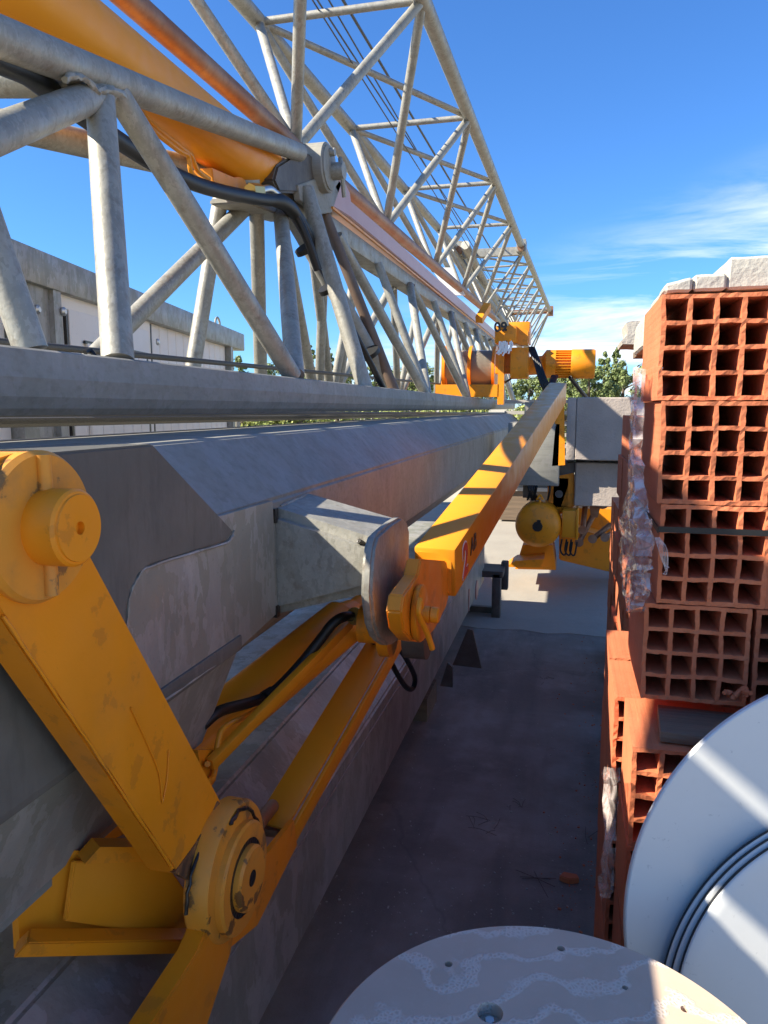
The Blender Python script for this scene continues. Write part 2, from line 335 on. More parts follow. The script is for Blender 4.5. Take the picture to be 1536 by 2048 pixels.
# ================================================================= SETTING
g = MB(); G = -1.68
g.prism([(-3.2, -3, G), (-3.2, 13, G), (4, 13, G), (4, -3, G)], (0, 0, -.1))
tag(obj('ground_slab', g, 'yard_concrete', None), kind='structure')
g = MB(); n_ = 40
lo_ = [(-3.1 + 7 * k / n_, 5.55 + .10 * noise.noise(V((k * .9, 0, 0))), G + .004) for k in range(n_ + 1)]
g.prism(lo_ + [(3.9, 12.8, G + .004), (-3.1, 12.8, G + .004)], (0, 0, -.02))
tag(obj('lit_patch_sheet', g, 'pale_concrete', None), kind='structure')  # paler concrete sheet, added to brighten the sunlit patch of ground
g = MB(); g.prism([(-900, -300, G - .05), (-900, 1500, G - .05), (900, 1500, G - .05), (900, -300, G - .05)], (0, 0, -.3))
tag(obj('ground', g, 'dry_ground', None), kind='structure')
for o in list(C.objects):
    if o.name.startswith('ground'):      # keep the slab's texture space at the world origin
        me = o.data; me.transform(Matrix.Translation(V((o.location.x, o.location.y, 0)))); o.location.x = 0; o.location.y = 0

# ================================================================= CRANE
crane = empty('folded_crane', (-1.1, 6, G), 'folded galvanised and yellow tower crane with lattice jib lying along the yard', 'crane')
def part(name, mb, mat, parent=None, label=None, smooth=35): return obj(name, mb, mat, parent or crane, smooth, label)

# --- octagonal galvanised tubes (the folded tower elements)
def octo(y0, y1, xs, zt, zu, zl, zb, c=.15, w_=.85):
    xl = xs - w_
    poly = [(xs - c, zt), (xs, zu), (xs, zl), (xs - c, zb), (xl + c, zb), (xl, zl), (xl, zu), (xl + c, zt)]
    m = MB(); m.prism([(x, y0, z) for x, z in poly], (0, y1 - y0, 0), bev=.008); return m
upper = part('upper_tower_tube', octo(-.9, 11.2, -.70, -.072, -.222, -.50, -.65, w_=.66), 'galv_old')
lower = part('lower_tower_tube', octo(-.9, 6.0, -.65, -.93, -1.08, -1.41, -1.55), 'galv_plate')
# weld seam along the lower tube and round inspection plate
m = MB(); m.tube((-.649, -.5, -1.13), (-.649, 5.95, -1.13), .003, 8); part('weld_seam', m, 'galv_old', lower)
c = at(953, 1180, X=-.648); m = MB(); m.lathe([(0, 0), (.075, 0), (.075, .004), (.07, .006), (0, .006)], c, (1, 0, 0)); part('round_plate', m, 'mauve_bar', lower)
c = at(938, 1200, X=-.648); m = MB(); m.box(c, (.006, .03, .16)); part('small_plate', m, 'mauve_bar', lower)
# doubler plate at the root
Xd = -.688
pts = [(0, 0)]
oy = lambda x, y, X=Xd: tuple(at(x, y, X=X))
poly = [(Xd, -.9, -.058), (Xd, 1.13, -.06), oy(468, 1062), oy(455, 1082), oy(298, 1132), oy(278, 1150), oy(262, 1182), oy(255, 1215), oy(252, 1280), (Xd, 1.0, -.52), (Xd, -.9, -.52)]
m = MB(); m.prism(poly, (-.15, 0, 0), bev=.004); part('doubler_plate', m, 'galv_dark', upper)
# thick galvanised side plate (bright face) and the lower folded plate
poly = [(-.694, -.9, -.20), (-.694, 1.66, -.222), (-.694, 1.68, -.505), (-.694, 1.47, -.524), (-.694, -.9, -.524)]
m = MB(); m.prism(poly, (-.03, 0, 0)); part('side_plate', m, 'galv_plate', upper)
e1 = at(480, 1290, X=-.70); e2 = at(482, 1310, X=-.705); e3 = at(474, 1370, X=-.74); e4 = at(408, 1487, X=-.79)
poly = [V((-.70, -.9, -.50)), V((-.70, e1.y, e1.z)), V((-.79, e4.y, -.755)), V((-.79, -.9, -.755))]
poly[2] = V((-.79, at(405, 1500, X=-.79).y, -.755))
m = MB(); m.prism(poly, (-.05, 0, -.02), bev=.003); part('folded_plate', m, 'galv_plate', upper)
m = MB(); m.bar((-.70, -.9, -.512), (-.70, e1.y - .01, -.512), .022, .034, bev=.004); part('edge_strip', m, 'galv_dark', upper)
# floor of the upper tube's root hidden side
m = MB(); m.prism([(-.80, -.9, -.756), (-1.36, -.9, -.756), (-1.36, 1.25, -.756), (-.80, 1.25, -.756)], (0, 0, -.02)); part('root_floor', m, 'galv_old', upper)

# --- bracket arm (box) coming out of the upper tube
m = MB()
bx0, bx1, by0, by1, bz0, bz1 = -.70, -.415, 1.68, 1.93, -.515, -.248
bm = m.bm
nlt, nrt, nrb, nlb = V((bx0, 1.68, -.245)), at(750, 1082, X=-.437), at(741, 1186, X=-.447), V((bx0, 1.68, -.515))
flt, frt, frb, flb = V((bx0, 1.95, -.232)), at(801, 1036, X=-.437), V((-.442, 1.97, -.47)), V((bx0, 1.95, -.50))
vs = [bm.verts.new(p) for p in (nlb, nrb, frb, flb, nlt, nrt, frt, flt)]
for f in ((3, 2, 1, 0), (4, 5, 6, 7), (0, 1, 5, 4), (1, 2, 6, 5), (2, 3, 7, 6), (3, 0, 4, 7)): bm.faces.new([vs[k] for k in f])
bmesh.ops.bevel(bm, geom=[e for e in bm.edges if abs((e.verts[0].co - e.verts[1].co).normalized().x) > .8], offset=.022, segments=4, affect='EDGES')
arm = part('bracket_arm', m, 'galv_tube')
m = MB()   # end lug plate bent down from the top plate
prof = [at(x, y, X=-.415) for x, y in ((750, 1094), (757, 1070), (785, 1045), (804, 1034), (814, 1041), (819, 1062), (818, 1150), (810, 1185), (802, 1205), (803, 1275), (792, 1288), (776, 1291), (760, 1280), (750, 1252), (743, 1190), (746, 1130))]
m.prism(prof, (-.026, 0, 0), bev=.007); part('lug_plate', m, 'galv_tube', arm)
m = MB(); m.lathe([(0, 0), (.072, 0), (.072, .06), (.066, .062), (0, .062)], (-.413, 1.905, -.60), (1, 0, 0), 32); part('bush', m, 'dark_steel', arm)
m = MB(); m.lathe([(0, 0), (.05, 0), (.05, .05), (0, .05)], (-.53, 1.86, -.575), (1, 0, 0), 32)
m.lathe([(0, 0), (.075, 0), (.075, .03), (0, .03)], (-.475, 1.88, -.59), (1, 0, 0), 32); part('inner_boss', m, 'yellow_paint', arm)
m = MB(); m.box((-.700, 1.675, -.26), (.02, .02, .035)); part('weld_gap', m, 'grease', arm)
m = MB(); m.box((-.700, 1.675, -.50), (.02, .02, .03)); part('weld_gap', m, 'grease', arm)
m = MB(); m.path([tuple(at(717, 1082, X=-.479)), tuple(at(727, 1088, X=-.470)), tuple(at(736, 1100, X=-.462))], .0065, 8); part('burnt_hole', m, 'grease', arm)

def bead(pts, parent, mat='galv_tube', rr=.004):
    m = MB(); m.path(pts, rr, 6, 6)
    for x in m.bm.verts: x.co += V(noise.noise_vector(x.co * 160)) * .0022
    return part('weld_bead', m, mat, parent)
bead([(-.699, 1.676, -.275), (-.699, 1.676, -.38), (-.699, 1.677, -.485)], arm, 'galv_old')
bead([(-.698, 1.72, -.243), (-.698, 1.80, -.240), (-.698, 1.9, -.236)], arm)
bead([tuple(at(750, 1090, X=-.437)), tuple(at(746, 1140, X=-.443)), tuple(at(745, 1180, X=-.447))], arm, 'galv_dark')
bead([(-.692, .95, -.517), (-.692, 1.2, -.519), (-.694, 1.44, -.522)], upper)
bead([oy(468, 1062, -.690), oy(455, 1084, -.690), oy(380, 1107, -.690), oy(298, 1134, -.690), oy(276, 1155, -.690), oy(260, 1190, -.690), oy(253, 1250, -.690)], upper, 'galv_plate', .003)
# --- long yellow box arm from the bracket to the rear frame
A0 = V((-.375, 2.12, -.405)); A1 = V((-.10, 5.7, .165))
m = MB(); m.bar(A0 - V((0, 0, .075)), A1 - V((0, 0, .05)), .125, .15, bev=.006)
longarm = part('folding_arm', m, 'orange_paint')
d = (A1 - A0).normalized()
# paint colour of the arm's upper face is the same paint: a cap plate at its front end
m = MB(); prof = [at(x, y, X=-.335) for x, y in ((842, 1118), (893, 1122), (903, 1170), (892, 1215), (880, 1240), (868, 1262), (845, 1285), (824, 1282), (808, 1262), (803, 1225), (808, 1190), (836, 1150))]
m.prism(prof, (-.035, 0, 0), bev=.004); clev = part('clevis_plate', m, 'yellow_paint', longarm)
m = MB(); m.lathe([(0, 0), (.062, 0), (.066, .006), (.066, .014), (.058, .018), (0, .018)], at(832, 1225, X=-.333), (1, 0, 0), 40); part('washer', m, 'yellow_paint', clev)
pb = at(838, 1228, X=-.32)
m = MB(); m.tube(pb, pb + V((.026, 0, 0)), .020, 20); m.lathe([(0, 0), (.015, 0), (.0185, .003), (.0185, .018), (.015, .021), (0, .021)], pb + V((.026, 0, 0)), (1, 0, 0), 24); part('pin', m, 'yellow_paint', clev)
q = pb + V((.012, -.022, .006))
m = MB(); m.path([q + V((0, -.015, .02)), q + V((0, -.03, .04)), q + V((.0, -.045, .02)), q + V((0, -.03, 0)), q + V((.01, .0, -.04)), q + V((.02, .02, -.085))], .007, 8); part('split_pin', m, 'orange_paint', clev)
m = MB(); fx = A0 + V((0, -.002, -.075)); m.box(fx + V((0, -.004, 0)), (.10, .008, .12)); part('end_plate', m, 'yellow_paint', longarm)

# writing on the side of the arm: red "2" with white edge, black "AB"
def text(body, mat, parent, origin, xdir, ydir, size, extr=.0008, off=0, bold=0, name='lettering', sx=1):
    cu = bpy.data.curves.new('t', 'FONT'); cu.body = body; cu.size = size; cu.extrude = extr; cu.offset = bold
    to = bpy.data.objects.new('t', cu); C.objects.link(to)
    dg = bpy.context.evaluated_depsgraph_get(); me = bpy.data.meshes.new_from_object(to.evaluated_get(dg))
    bpy.data.objects.remove(to); 
    x = V(xdir).normalized(); y = V(ydir); y = (y - x * x.dot(y)).normalized(); z = x.cross(y)
    M = Matrix((x * sx, y, z)).transposed().to_4x4(); M.translation = V(origin) + z * off
    me.transform(M); mm = MB(); mm.bm.from_mesh(me); mm.keep = True
    o = obj(name, mm, mat, parent, None); return o
sideX = A0 + V((.0645, 0, -.075))
dd = (A1 - V((0, 0, .05)) - (A0 - V((0, 0, .075)))).normalized()
upv = dd.cross(V((1, 0, 0))) * -1
upv = V((1, 0, 0)).cross(dd)
for body, mat, dist, sz, bold, off, sx_ in (('2', 'decal_white', .085, .150, .007, .0006, 1.0), ('2', 'decal_red', .088, .145, .0045, .0018, 1.0), ('AB', 'decal_black', .20, .075, .001, .0018, 1.0)):
    o_ = A0 - V((0, 0, .075)) + dd * dist + V((.0632 + .0, 0, 0)) - upv * (.052 if body == '2' else .018)
    text(body, mat, longarm, o_ + V((dd.x / dd.y * 0, 0, 0)), dd, upv, sz, off=off, bold=bold, name='number' if body == '2' else 'letters', sx=sx_)

# --- near folding link: hub, strut, lower joint
XL = -.612
hub = V((-.66, .745, -.137))
s = [at(178, 1098, X=XL), at(442, 1598, X=XL), at(455, 1660, X=XL), at(400, 1750, X=XL), at(352, 1748, X=XL), at(0, 1228, X=XL), at(-120, 1040, X=XL), at(-40, 930, X=XL), at(40, 905, X=XL), at(110, 930, X=XL), at(160, 1010, X=XL)]
m = MB(); m.prism(s, (-.055, 0, 0), bev=.005); link = part('folding_strut', m, 'yellow_paint')
m = MB(); m.lathe([(0, -.02), (.086, -.02), (.091, 0), (.091, .045), (.086, .052), (.05, .052), (0, .052)], (hub.x + .010, hub.y - .004, hub.z - .002), (1, 0, 0), 56); hb = part('hub_disc', m, 'yellow_worn', link)
m = MB(); m.lathe([(0, 0), (.046, 0), (.0465, .014), (.046, .016), (.046, .040), (.043, .043), (.040, .0435), (.0395, .046), (.008, .046), (.008, .038), (0, .038)], (hub.x + .060, hub.y + .0, hub.z - .002), (1, 0, 0), 48); part('hub_pin', m, 'yellow_paint', link)
for s_ in (-1, 1):
    m = MB(); m.tube((hub.x + .065, hub.y - .004, hub.z + s_ * .040), (hub.x + .065, hub.y - .005, hub.z + s_ * .084), .0085, 16); part('key_bar', m, 'yellow_worn', link)
bead([at(6, 1232, X=XL + .0), at(120, 1400, X=XL + .0), at(240, 1578, X=XL + .0), at(345, 1735, X=XL + .0)], link, 'yellow_paint', .0022)
# run in the paint
m = MB(); m.path([at(262, 1415, X=XL + .002), at(292, 1480, X=XL + .002), at(318, 1545, X=XL + .002), at(325, 1606, X=XL + .002)], .0013, 6); m.path([at(325, 1606, X=XL + .002), at(334, 1560, X=XL + .002), at(338, 1500, X=XL + .002)], .001, 6)
part('paint_run', m, 'yellow_paint', link)
# lower joint
XJ = -.57
jc = at(480, 1740, X=XJ)
jr = .5 * (at(480, 1612, X=XJ) - at(480, 1868, X=XJ)).length
LJ = .075
m = MB()
m.lathe([(0, -.050), (jr * .97, -.050), (jr, -.045), (jr, -.012), (jr * .96, -.004), (jr * .78, -.002), (0, -.002)], jc, (1, 0, 0), 64)
joint = part('joint_boss', m, 'yellow_worn', None)
m = MB(); m.lathe([(0, 0), (jr * .80, 0), (jr * .80, .012), (jr * .76, .016), (jr * .56, .016), (jr * .55, .010), (0, .01)], jc - V((.003, 0, jr * .10)), (1, 0, 0), 56); part('cover_ring', m, 'yellow_worn', joint)
m = MB(); m.lathe([(0, 0), (jr * .47, 0), (jr * .47, .022), (jr * .43, .027), (jr * .12, .025), (jr * .11, .008), (0, .008)], jc - V((.0, 0, jr * .10)), (1, 0, 0), 48); part('pin_end', m, 'yellow_worn', joint)
m = MB(); jd = jc - V((0, 0, jr * .10)); m.lathe([(jr * .47, 0), (jr * .555, 0), (jr * .555, .0125), (jr * .47, .0125)], jd, (1, 0, 0), 48); m.tube(jd + V((.005, 0, 0)), jd + V((.0256, 0, 0)), jr * .115, 20); part('grease_ring', m, 'grease', joint)
t = []
XK = XJ - .035
XK = XJ - .010
s = [at(468, 1870, X=XK), at(462, 1905, X=XK), at(412, 2060, X=XK), at(370, 2200, X=XK), at(215, 2200, X=XK), at(305, 2048, X=XK), at(395, 1905, X=XK), at(418, 1850, X=XK), at(428, 1760, X=XK), at(520, 1760, X=XK)]
m = MB(); m.prism(s, (-.038, 0, 0), bev=.003); part('lower_link', m, 'yellow_paint', joint)
# worn weld between strut and boss
s = [at(436, 1602, X=XL + .002), at(448, 1615, X=XL + .002), at(432, 1660, X=XL + .002), at(385, 1765, X=XL + .002), at(350, 1745, X=XL + .002), at(390, 1690, X=XL + .002), at(420, 1640, X=XL + .002)]
m = MB(); m.prism(s, (-.01, 0, 0)); part('rubbed_weld', m, 'burnt_paint', joint)

m = MB(); m.path([at(455, 1603, X=XL + .004), at(428, 1640, X=XL + .006), at(398, 1705, X=XL + .008), at(378, 1770, X=XL + .008), at(372, 1830, X=XL + .006)], .0035, 8)
for x in m.bm.verts: x.co += V(noise.noise_vector(x.co * 90)) * .003
part('grease_seam', m, 'grease', joint)
m = MB(); m.path([at(462, 1650, X=XJ + .0), at(478, 1622, X=XJ + .0), at(500, 1618, X=XJ + .0), at(518, 1650, X=XJ)], .003, 8)
for x in m.bm.verts: x.co += V(noise.noise_vector(x.co * 120)) * .004
part('grease_smear', m, 'grease', joint)
# --- gusset frame between the two tubes
def gp(x, y, X=-.70): return at(x, y, X=X + .70 - .83 + (x - 30) / 305 * .125)
m = MB(); m.prism([gp(30, 1700), gp(140, 1700), gp(300, 1715), gp(380, 1790), gp(400, 1900), gp(330, 1895), gp(40, 1900)], (-.012, 0, 0)); gus = part('gusset_web', m, 'orange_paint')  # orange instead of yellow on web and pad stands in for shade
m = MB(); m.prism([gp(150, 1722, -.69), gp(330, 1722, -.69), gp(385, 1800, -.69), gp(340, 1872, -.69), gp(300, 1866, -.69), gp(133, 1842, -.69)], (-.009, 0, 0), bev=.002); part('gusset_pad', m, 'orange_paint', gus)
m = MB(); m.prism([gp(200, 1694, -.675), gp(330, 1694, -.675), gp(335, 1722, -.675), gp(170, 1728, -.675)], (-.03, .02, 0)); part('upper_flange', m, 'yellow_paint', gus)
m = MB(); m.prism([gp(55, 1886, -.665), gp(380, 1880, -.665), gp(380, 1908, -.665), gp(25, 1917, -.665)], (-.02, .03, 0), bev=.002); part('lower_flange', m, 'yellow_paint', gus)

# --- long yellow bar (angle section) from joint to the bracket pin
B0 = at(585, 1672, X=-.60); B1 = at(800, 1285, X=-.49); B1 = B1 + (B1 - B0) * .02
dB = (B1 - B0).normalized(); uB = V((1, 0, 0)).cross(dB); uB = uB if uB.z > 0 else -uB
m = MB(); m.bar(B0, B1, .010, .048, bev=.002); m.bar(B0 + V((-.05, 0, 0)) + uB * .027, B1 + V((-.05, 0, 0)) + uB * .021, .08, .008, bev=.001)
bar = part('angle_bar', m, 'orange_paint')
s = [at(x, y, X=-.592) for x, y in ((588, 1640), (594, 1690), (515, 1850), (455, 1900), (450, 1810), (505, 1745))]
m = MB(); m.prism(s, (-.012, 0, 0)); part('bar_end_plate', m, 'yellow_paint', bar)
m = MB(); m.tube(at(515, 1650, X=-.64), at(545, 1612, X=-.66), .016, 12); m.box(at(540, 1660, X=-.66), (.05, .03, .02), None, .004); part('stop_block', m, 'rusty_tube', bar)

# --- hydraulic cylinder under the upper tube, its pipe and hose
c0 = at(440, 1445, X=-.85); c1 = at(735, 1205, X=-.60)
dc = (c1 - c0).normalized()
m = MB(); m.tube(c0 - dc * .5, c1 - dc * .12, .072, 32); m.tube(c1 - dc * .12, c1 - dc * .06, .062, 32, r2=.045); m.tube(c1 - dc * .06, c1, .04, 24)
cyl = part('hydraulic_cylinder', m, 'orange_paint')
p0 = at(420, 1530, X=-.74); p1 = at(700, 1245, X=-.58)
m = MB(); m.bar(p0, p1, .02, .03, bev=.003); m.path([at(413, 1565, X=-.74), at(428, 1548, X=-.74), at(437, 1480, X=-.74), at(455, 1450, X=-.74), at(520, 1415, X=-.74), at(600, 1335, X=-.70)], .007, 10); part('cylinder_pipe', m, 'orange_paint', cyl)
m = MB(); s = [at(x, y, X=-.75) for x, y in ((395, 1500), (428, 1500), (432, 1560), (410, 1590))]; m.prism(s, (-.02, 0, 0)); m.tube(at(415, 1528, X=-.748), at(415, 1528, X=-.735), .007, 6); part('pipe_bracket', m, 'yellow_paint', cyl)
m = MB(); m.path([at(405, 1450, X=-.78), at(440, 1422, X=-.76), at(500, 1405, X=-.74), at(545, 1385, X=-.71), at(595, 1335, X=-.67), at(640, 1280, X=-.62), at(665, 1248, X=-.59), at(690, 1233, X=-.565), at(722, 1236, X=-.55)], .0135, 12)
hose = part('hose', m, 'rubber', cyl)
m = MB(); m.tube(at(528, 1396, X=-.72), at(545, 1385, X=-.71), .017, 12); part('tape', m, 'rubber', hose)
m = MB(); m.path([at(722, 1255, X=-.56), at(735, 1275, X=-.56), at(770, 1300, X=-.56), at(790, 1340, X=-.55), at(812, 1374, X=-.54), at(826, 1376, X=-.53), at(829, 1352, X=-.52), at(808, 1310, X=-.52), at(790, 1290, X=-.52)], .0095, 12); part('hose_loop', m, 'rubber', cyl)
m = MB(); m.path([at(708, 1232, X=-.55), at(740, 1238, X=-.53)], .024, 16, 0); part('hose_fitting', m, 'brass', cyl)

# ================================================================= LATTICE MAST (lying)
EYE_SCALE = 1.25  # mast, jib and winch all scaled up about the camera
XN, XF, XT = -.90, -1.62, -1.33
m = MB()
zc, hb_ = .045, .055
prof = [(XN - .004, .103), (XN + .004, .099), (XN + .010, .052), (XN + .006, .020), (XN - .003, .0), (XN - .016, -.012), (XN - .095, -.012), (XN - .11, .0), (XN - .11, .09), (XN - .10, .103)]
m.prism([(x, -1, z) for x, z in prof], (0, 13.4, 0))
mast = part('lattice_mast_chord', m, 'galv_old', smooth=9)
m = MB(); m.prism([(x - (XN - XF), -1, z) for x, z in prof], (0, 13.4, 0)); part('far_chord', m, 'galv_tube', mast)
m = MB()
T0, T1 = V((-1.36, 3.95, .985)), V((-1.36, 13.8, 1.15))
m.bar(T0, T1, .135, .105, bev=.012); part('top_chord', m, 'galv_tube', mast)
# painted bar lying on the top chord, its pink reflection baked into the colour
Q = lambda x, y, X=-1.262: at(x, y, X=X)
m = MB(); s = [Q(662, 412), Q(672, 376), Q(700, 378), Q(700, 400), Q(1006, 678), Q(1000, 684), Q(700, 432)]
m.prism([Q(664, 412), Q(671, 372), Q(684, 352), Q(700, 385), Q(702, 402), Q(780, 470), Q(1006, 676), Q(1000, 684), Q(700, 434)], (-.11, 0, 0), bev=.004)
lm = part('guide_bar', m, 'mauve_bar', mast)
m = MB(); m.bar(Q(664, 415, -1.258) , Q(1000, 687, -1.258), .012, .012); part('guide_bar_edge', m, 'orange_paint', mast)
feet = [-1.3, -.4, .52, 1.40, 2.43]
def brace(a, b, r=.03, mat='galv_tube', parent=None, seg=16):
    m = MB(); m.tube(a, b, r, seg); return part('brace', m, mat, parent or mast)
n1 = at(212, 178, X=-1.13)
# root legs round the near tube
brace(at(236, 722, X=-.94), at(200, 190, X=-1.12), .034)
brace(at(585, 752, X=-.93), at(232, 185, X=-1.13), .032)
brace(V((-.93, .50, .09)), at(205, 185, X=-1.13), .035)
brace(V((-.93, .52, .09)), V((-1.08, .25, .62)), .036)
brace(at(62, 700, X=-.96), at(-70, 320, X=-1.05), .030)
brace(at(150, 160, X=-1.14), V((-1.85, 1.55, .80)), .038)
fan = V((-1.40, 3.25, .93))
brace(at(590, 752, X=-.93), fan + V((.06, .12, -.01)), .034)
brace(at(380, 770, X=XF), at(441, 398, X=-1.52), .034)
brace(at(165, 738, X=XF), at(500, 405, X=-1.45), .036)
brace(V((XF, 3.75, .10)), fan + V((-.02, .03, -.02)), .034)
brace(at(730, 778, X=-.95), at(612, 378, X=-1.26), .038)
brace(at(790, 785, X=-.96), at(650, 430, X=-1.30), .029, 'rust_dark')
hp0, hp1 = at(783, 782, X=-1.0), at(570, 405, X=-1.38)
brace(hp0, hp1, .045, 'galv_old')
brace(V((XF, 4.6, .10)), V((-1.42, 3.55, .95)), .034)
brace(V((XF, 4.7, .10)), V((-1.42, 4.25, .95)), .03)
brace(V((XF, 5.1, .10)), V((-1.42, 4.95, .98)), .03)
ztop = lambda y: .985 + (y - 3.95) * .0168 - .045
fy = [4.98, 7.05, 9.15, 11.25, 13.0]
for i, y in enumerate(fy):
    for sgn, (xf, xt) in ((1, (XN - .05, XT + .05)), (-1, (XF + .0, XT - .1))):
        for k, yt in enumerate((y - (.93 if i == 0 else 1.03), y - .03, y + .98)):
            brace(V((xf, y + .03 * (k - 1), .09)), V((xt, yt, ztop(yt))), .031 if k != 1 else .028)
for y in (4.0, 6.0, 8.1):
    brace(V((XF, y, .06)), V((XN, y + .9, .06)), .02)
# near and far root tubes joining at the knuckle
n0 = V((-1.035, .2, .60)); a_ = at(0, 75, X=-1.10); b_ = at(598, 305, X=-1.27)
m = MB(); m.tube(b_ + (a_ - b_) * 1.55, b_, .040, 32); nt_ = part('root_tube', m, 'galv_tube', mast)
m = MB(); m.path([at(128, 158, X=-1.09), at(150, 152, X=-1.085), at(178, 166, X=-1.085), at(190, 182, X=-1.085), at(215, 180, X=-1.085), at(250, 190, X=-1.09)], .008, 8, 5)
for x in m.bm.verts: x.co += V(noise.noise_vector(x.co * 70)) * .006
part('weld', m, 'galv_tube', mast)
a2 = at(30, 255, X=-1.78); b2 = at(430, 348, X=-1.45)
m = MB(); m.tube(b2 + (a2 - b2) * 1.6, b2 + (b2 - a2) * .25, .046, 28); part('far_root_tube', m, 'galv_tube', mast)
# knuckle
K = lambda x, y, X=-1.27: at(x, y, X=X)
m = MB(); m.prism([K(556, 330), K(600, 302), K(655, 318), K(662, 372), K(640, 388), K(560, 385), K(548, 360)], (-.2, 0, 0), bev=.01); kn = part('knuckle_block', m, 'dark_steel', mast)
m = MB(); m.prism([K(596, 370, -1.262), K(668, 345, -1.262), K(683, 368, -1.262), K(664, 425, -1.262), K(640, 428, -1.262), K(600, 400, -1.262)], (-.03, 0, 0), bev=.003); part('knuckle_plate', m, 'galv_old', mast)
kc = K(628, 338, -1.30)
m = MB(); m.lathe([(0, 0), (.118, 0), (.118, .125), (.112, .13), (.105, .13), (.105, .137), (.095, .14), (0, .14)], kc - V((.05, 0, 0)), (1, 0, 0), 48); kb = part('knuckle_boss', m, 'galv_old', mast)
m = MB(); m.tube(kc + V((.09, .03, -.01)), kc + V((.15, .03, -.01)), .042, 28); m.tube(kc + V((.09, -.01, .07)), kc + V((.115, -.01, .07)), .02, 16); part('knuckle_pin', m, 'galv_tube', kb)
m = MB(); q = kc + V((.13, .03, -.01)); m.path([q + V((0, 0, .06)), q + V((.01, -.02, .02)), q + V((.01, 0, -.03)), q + V((.01, .03, -.12))], .012, 8); part('cotter', m, 'galv_tube', kb)
m = MB(); m.prism([K(490, 393, -1.33), K(640, 372, -1.33), K(668, 430, -1.33), K(600, 440, -1.33), K(545, 425, -1.33), K(490, 405, -1.33)], (-.16, 0, 0), bev=.006); part('fan_plate', m, 'galv_old', mast)
# slewing cylinder inside the root (yellow barrel) with pipes and fittings
o0 = V((-1.40, 3.30, 1.06)); m = MB(); m.tube(o0 + V((0, -3.2, -.02)), o0, .115, 40); m.lathe([(0, 0), (.115, 0), (.112, .02), (.085, .06), (0, .06)], o0, (0, 1, 0), 40)
bigcyl = part('luffing_cylinder', m, 'orange_paint')
m = MB(); m.prism([at(x, y, X=-1.36) for x, y in ((424, 335), (470, 355), (530, 345), (500, 395), (470, 385), (428, 372))], (-.08, 0, 0), bev=.004); part('valve_block', m, 'yellow_paint', bigcyl)
for dx in (0, 1):
    m = MB(); m.path([at(270 - 10 * dx, 205, X=-1.32), at(300 - 12 * dx, 245, X=-1.32), at(368 - 12 * dx, 300, X=-1.32), at(382 - 6 * dx, 312, X=-1.32), at(395 - 14 * dx, 340, X=-1.32), at(418 - 30 * dx, 358, X=-1.33)], .009, 10, 5); part('steel_pipe', m, 'orange_paint', bigcyl)
m = MB(); m.tube(at(500, 380, X=-1.28), at(520, 381, X=-1.28), .027, 6); part('pipe_nut', m, 'brass', bigcyl)
m = MB(); m.path([at(520, 381, X=-1.28), at(538, 378, X=-1.27), at(552, 388, X=-1.26), at(568, 402, X=-1.25)], .017, 12); part('elbow', m, 'bright_steel', bigcyl)
# black hose bundle along the root and down the leg
m = MB(); m.path([at(-220, 20, X=-1.1), at(-60, 95, X=-1.12), at(0, 122, X=-1.13), at(60, 150, X=-1.15), at(130, 205, X=-1.20), at(250, 290, X=-1.28), at(350, 350, X=-1.28), at(430, 380, X=-1.28), at(520, 398, X=-1.27), at(566, 405, X=-1.25), at(598, 440, X=-1.24), at(640, 520, X=-1.2), at(668, 590, X=-1.12), at(700, 650, X=-1.05), at(735, 715, X=-.99), at(768, 780, X=-.96)],
                 [.026, .026, .026, .026, .026, .026, .026, .026, .026, .032, .03, .024, .018, .016, .016, .016], 12); cab = part('hose_bundle', m, 'rubber', mast)
m = MB(); m.path([at(560, 398, X=-1.25), at(590, 428, X=-1.24), at(615, 480, X=-1.2), at(636, 540, X=-1.17)], .02, 10); part('second_hose', m, 'rubber', mast)
for (x, y, X, rr) in ((612, 497, -1.27, .056), (656, 577, -1.2, .05), (740, 706, -1.06, .056)):
    a = at(x, y, X=X); dv = (hp0 - hp1).normalized()
    m = MB(); m.tube(a - dv * .012, a + dv * .012, rr, 20); part('cable_tie', m, 'rubber', mast)
# ropes under and over the chord
for name_, a, b, rr in (('hoist_rope', at(-40, 680, X=-1.25), at(880, 768, X=-1.25), .009), ('hoist_rope', at(-40, 846, X=-1.05), at(1030, 828, X=-1.05), .010), ('hoist_rope', at(-40, 890, X=-1.2), at(790, 838, X=-1.2), .008), ('hoist_rope', at(-40, 835, X=-1.3), at(1030, 826, X=-1.3), .016)):
    m = MB(); m.tube(a, b, rr, 10); part(name_, m, 'rope', mast)
m = MB(); m.path([at(170, 705, X=-.93), at(180, 700, X=-.93), at(190, 712, X=-.92)], .005, 6); part('wire_tie', m, 'rubber', mast)

# ================================================================= JIB (inverted triangle lattice above)
Rl = lambda y: V((-.96 + (y - 4.795) * .0195, y, 2.46))
Ll = lambda y: V((-2.03 + (y - 4.8) * .030, y, 2.46))
def Al(y): return V((-1.42 + max(0, y - 8) * .02, y, 1.33 + (y - 3.755) * .021))
m = MB()
m.tube(Rl(-2), Rl(12.0), .052, 20); jib = part('jib_chord', m, 'galv_tube')
m = MB(); m.tube(Ll(-2), Ll(12.0), .052, 20); part('left_chord', m, 'galv_tube', jib)
m = MB(); m.tube(Al(.5), Al(4.0), .042, 20); part('bottom_chord', m, 'rusty_tube', jib)  # chord's rust tone also carries reflected yellow, put into the colour
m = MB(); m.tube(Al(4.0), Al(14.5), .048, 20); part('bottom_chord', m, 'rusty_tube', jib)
rn = [2.87, 4.795, 6.69, 8.60, 10.5]; an = [1.85, 3.80, 5.72, 7.80, 9.6, 11.4]
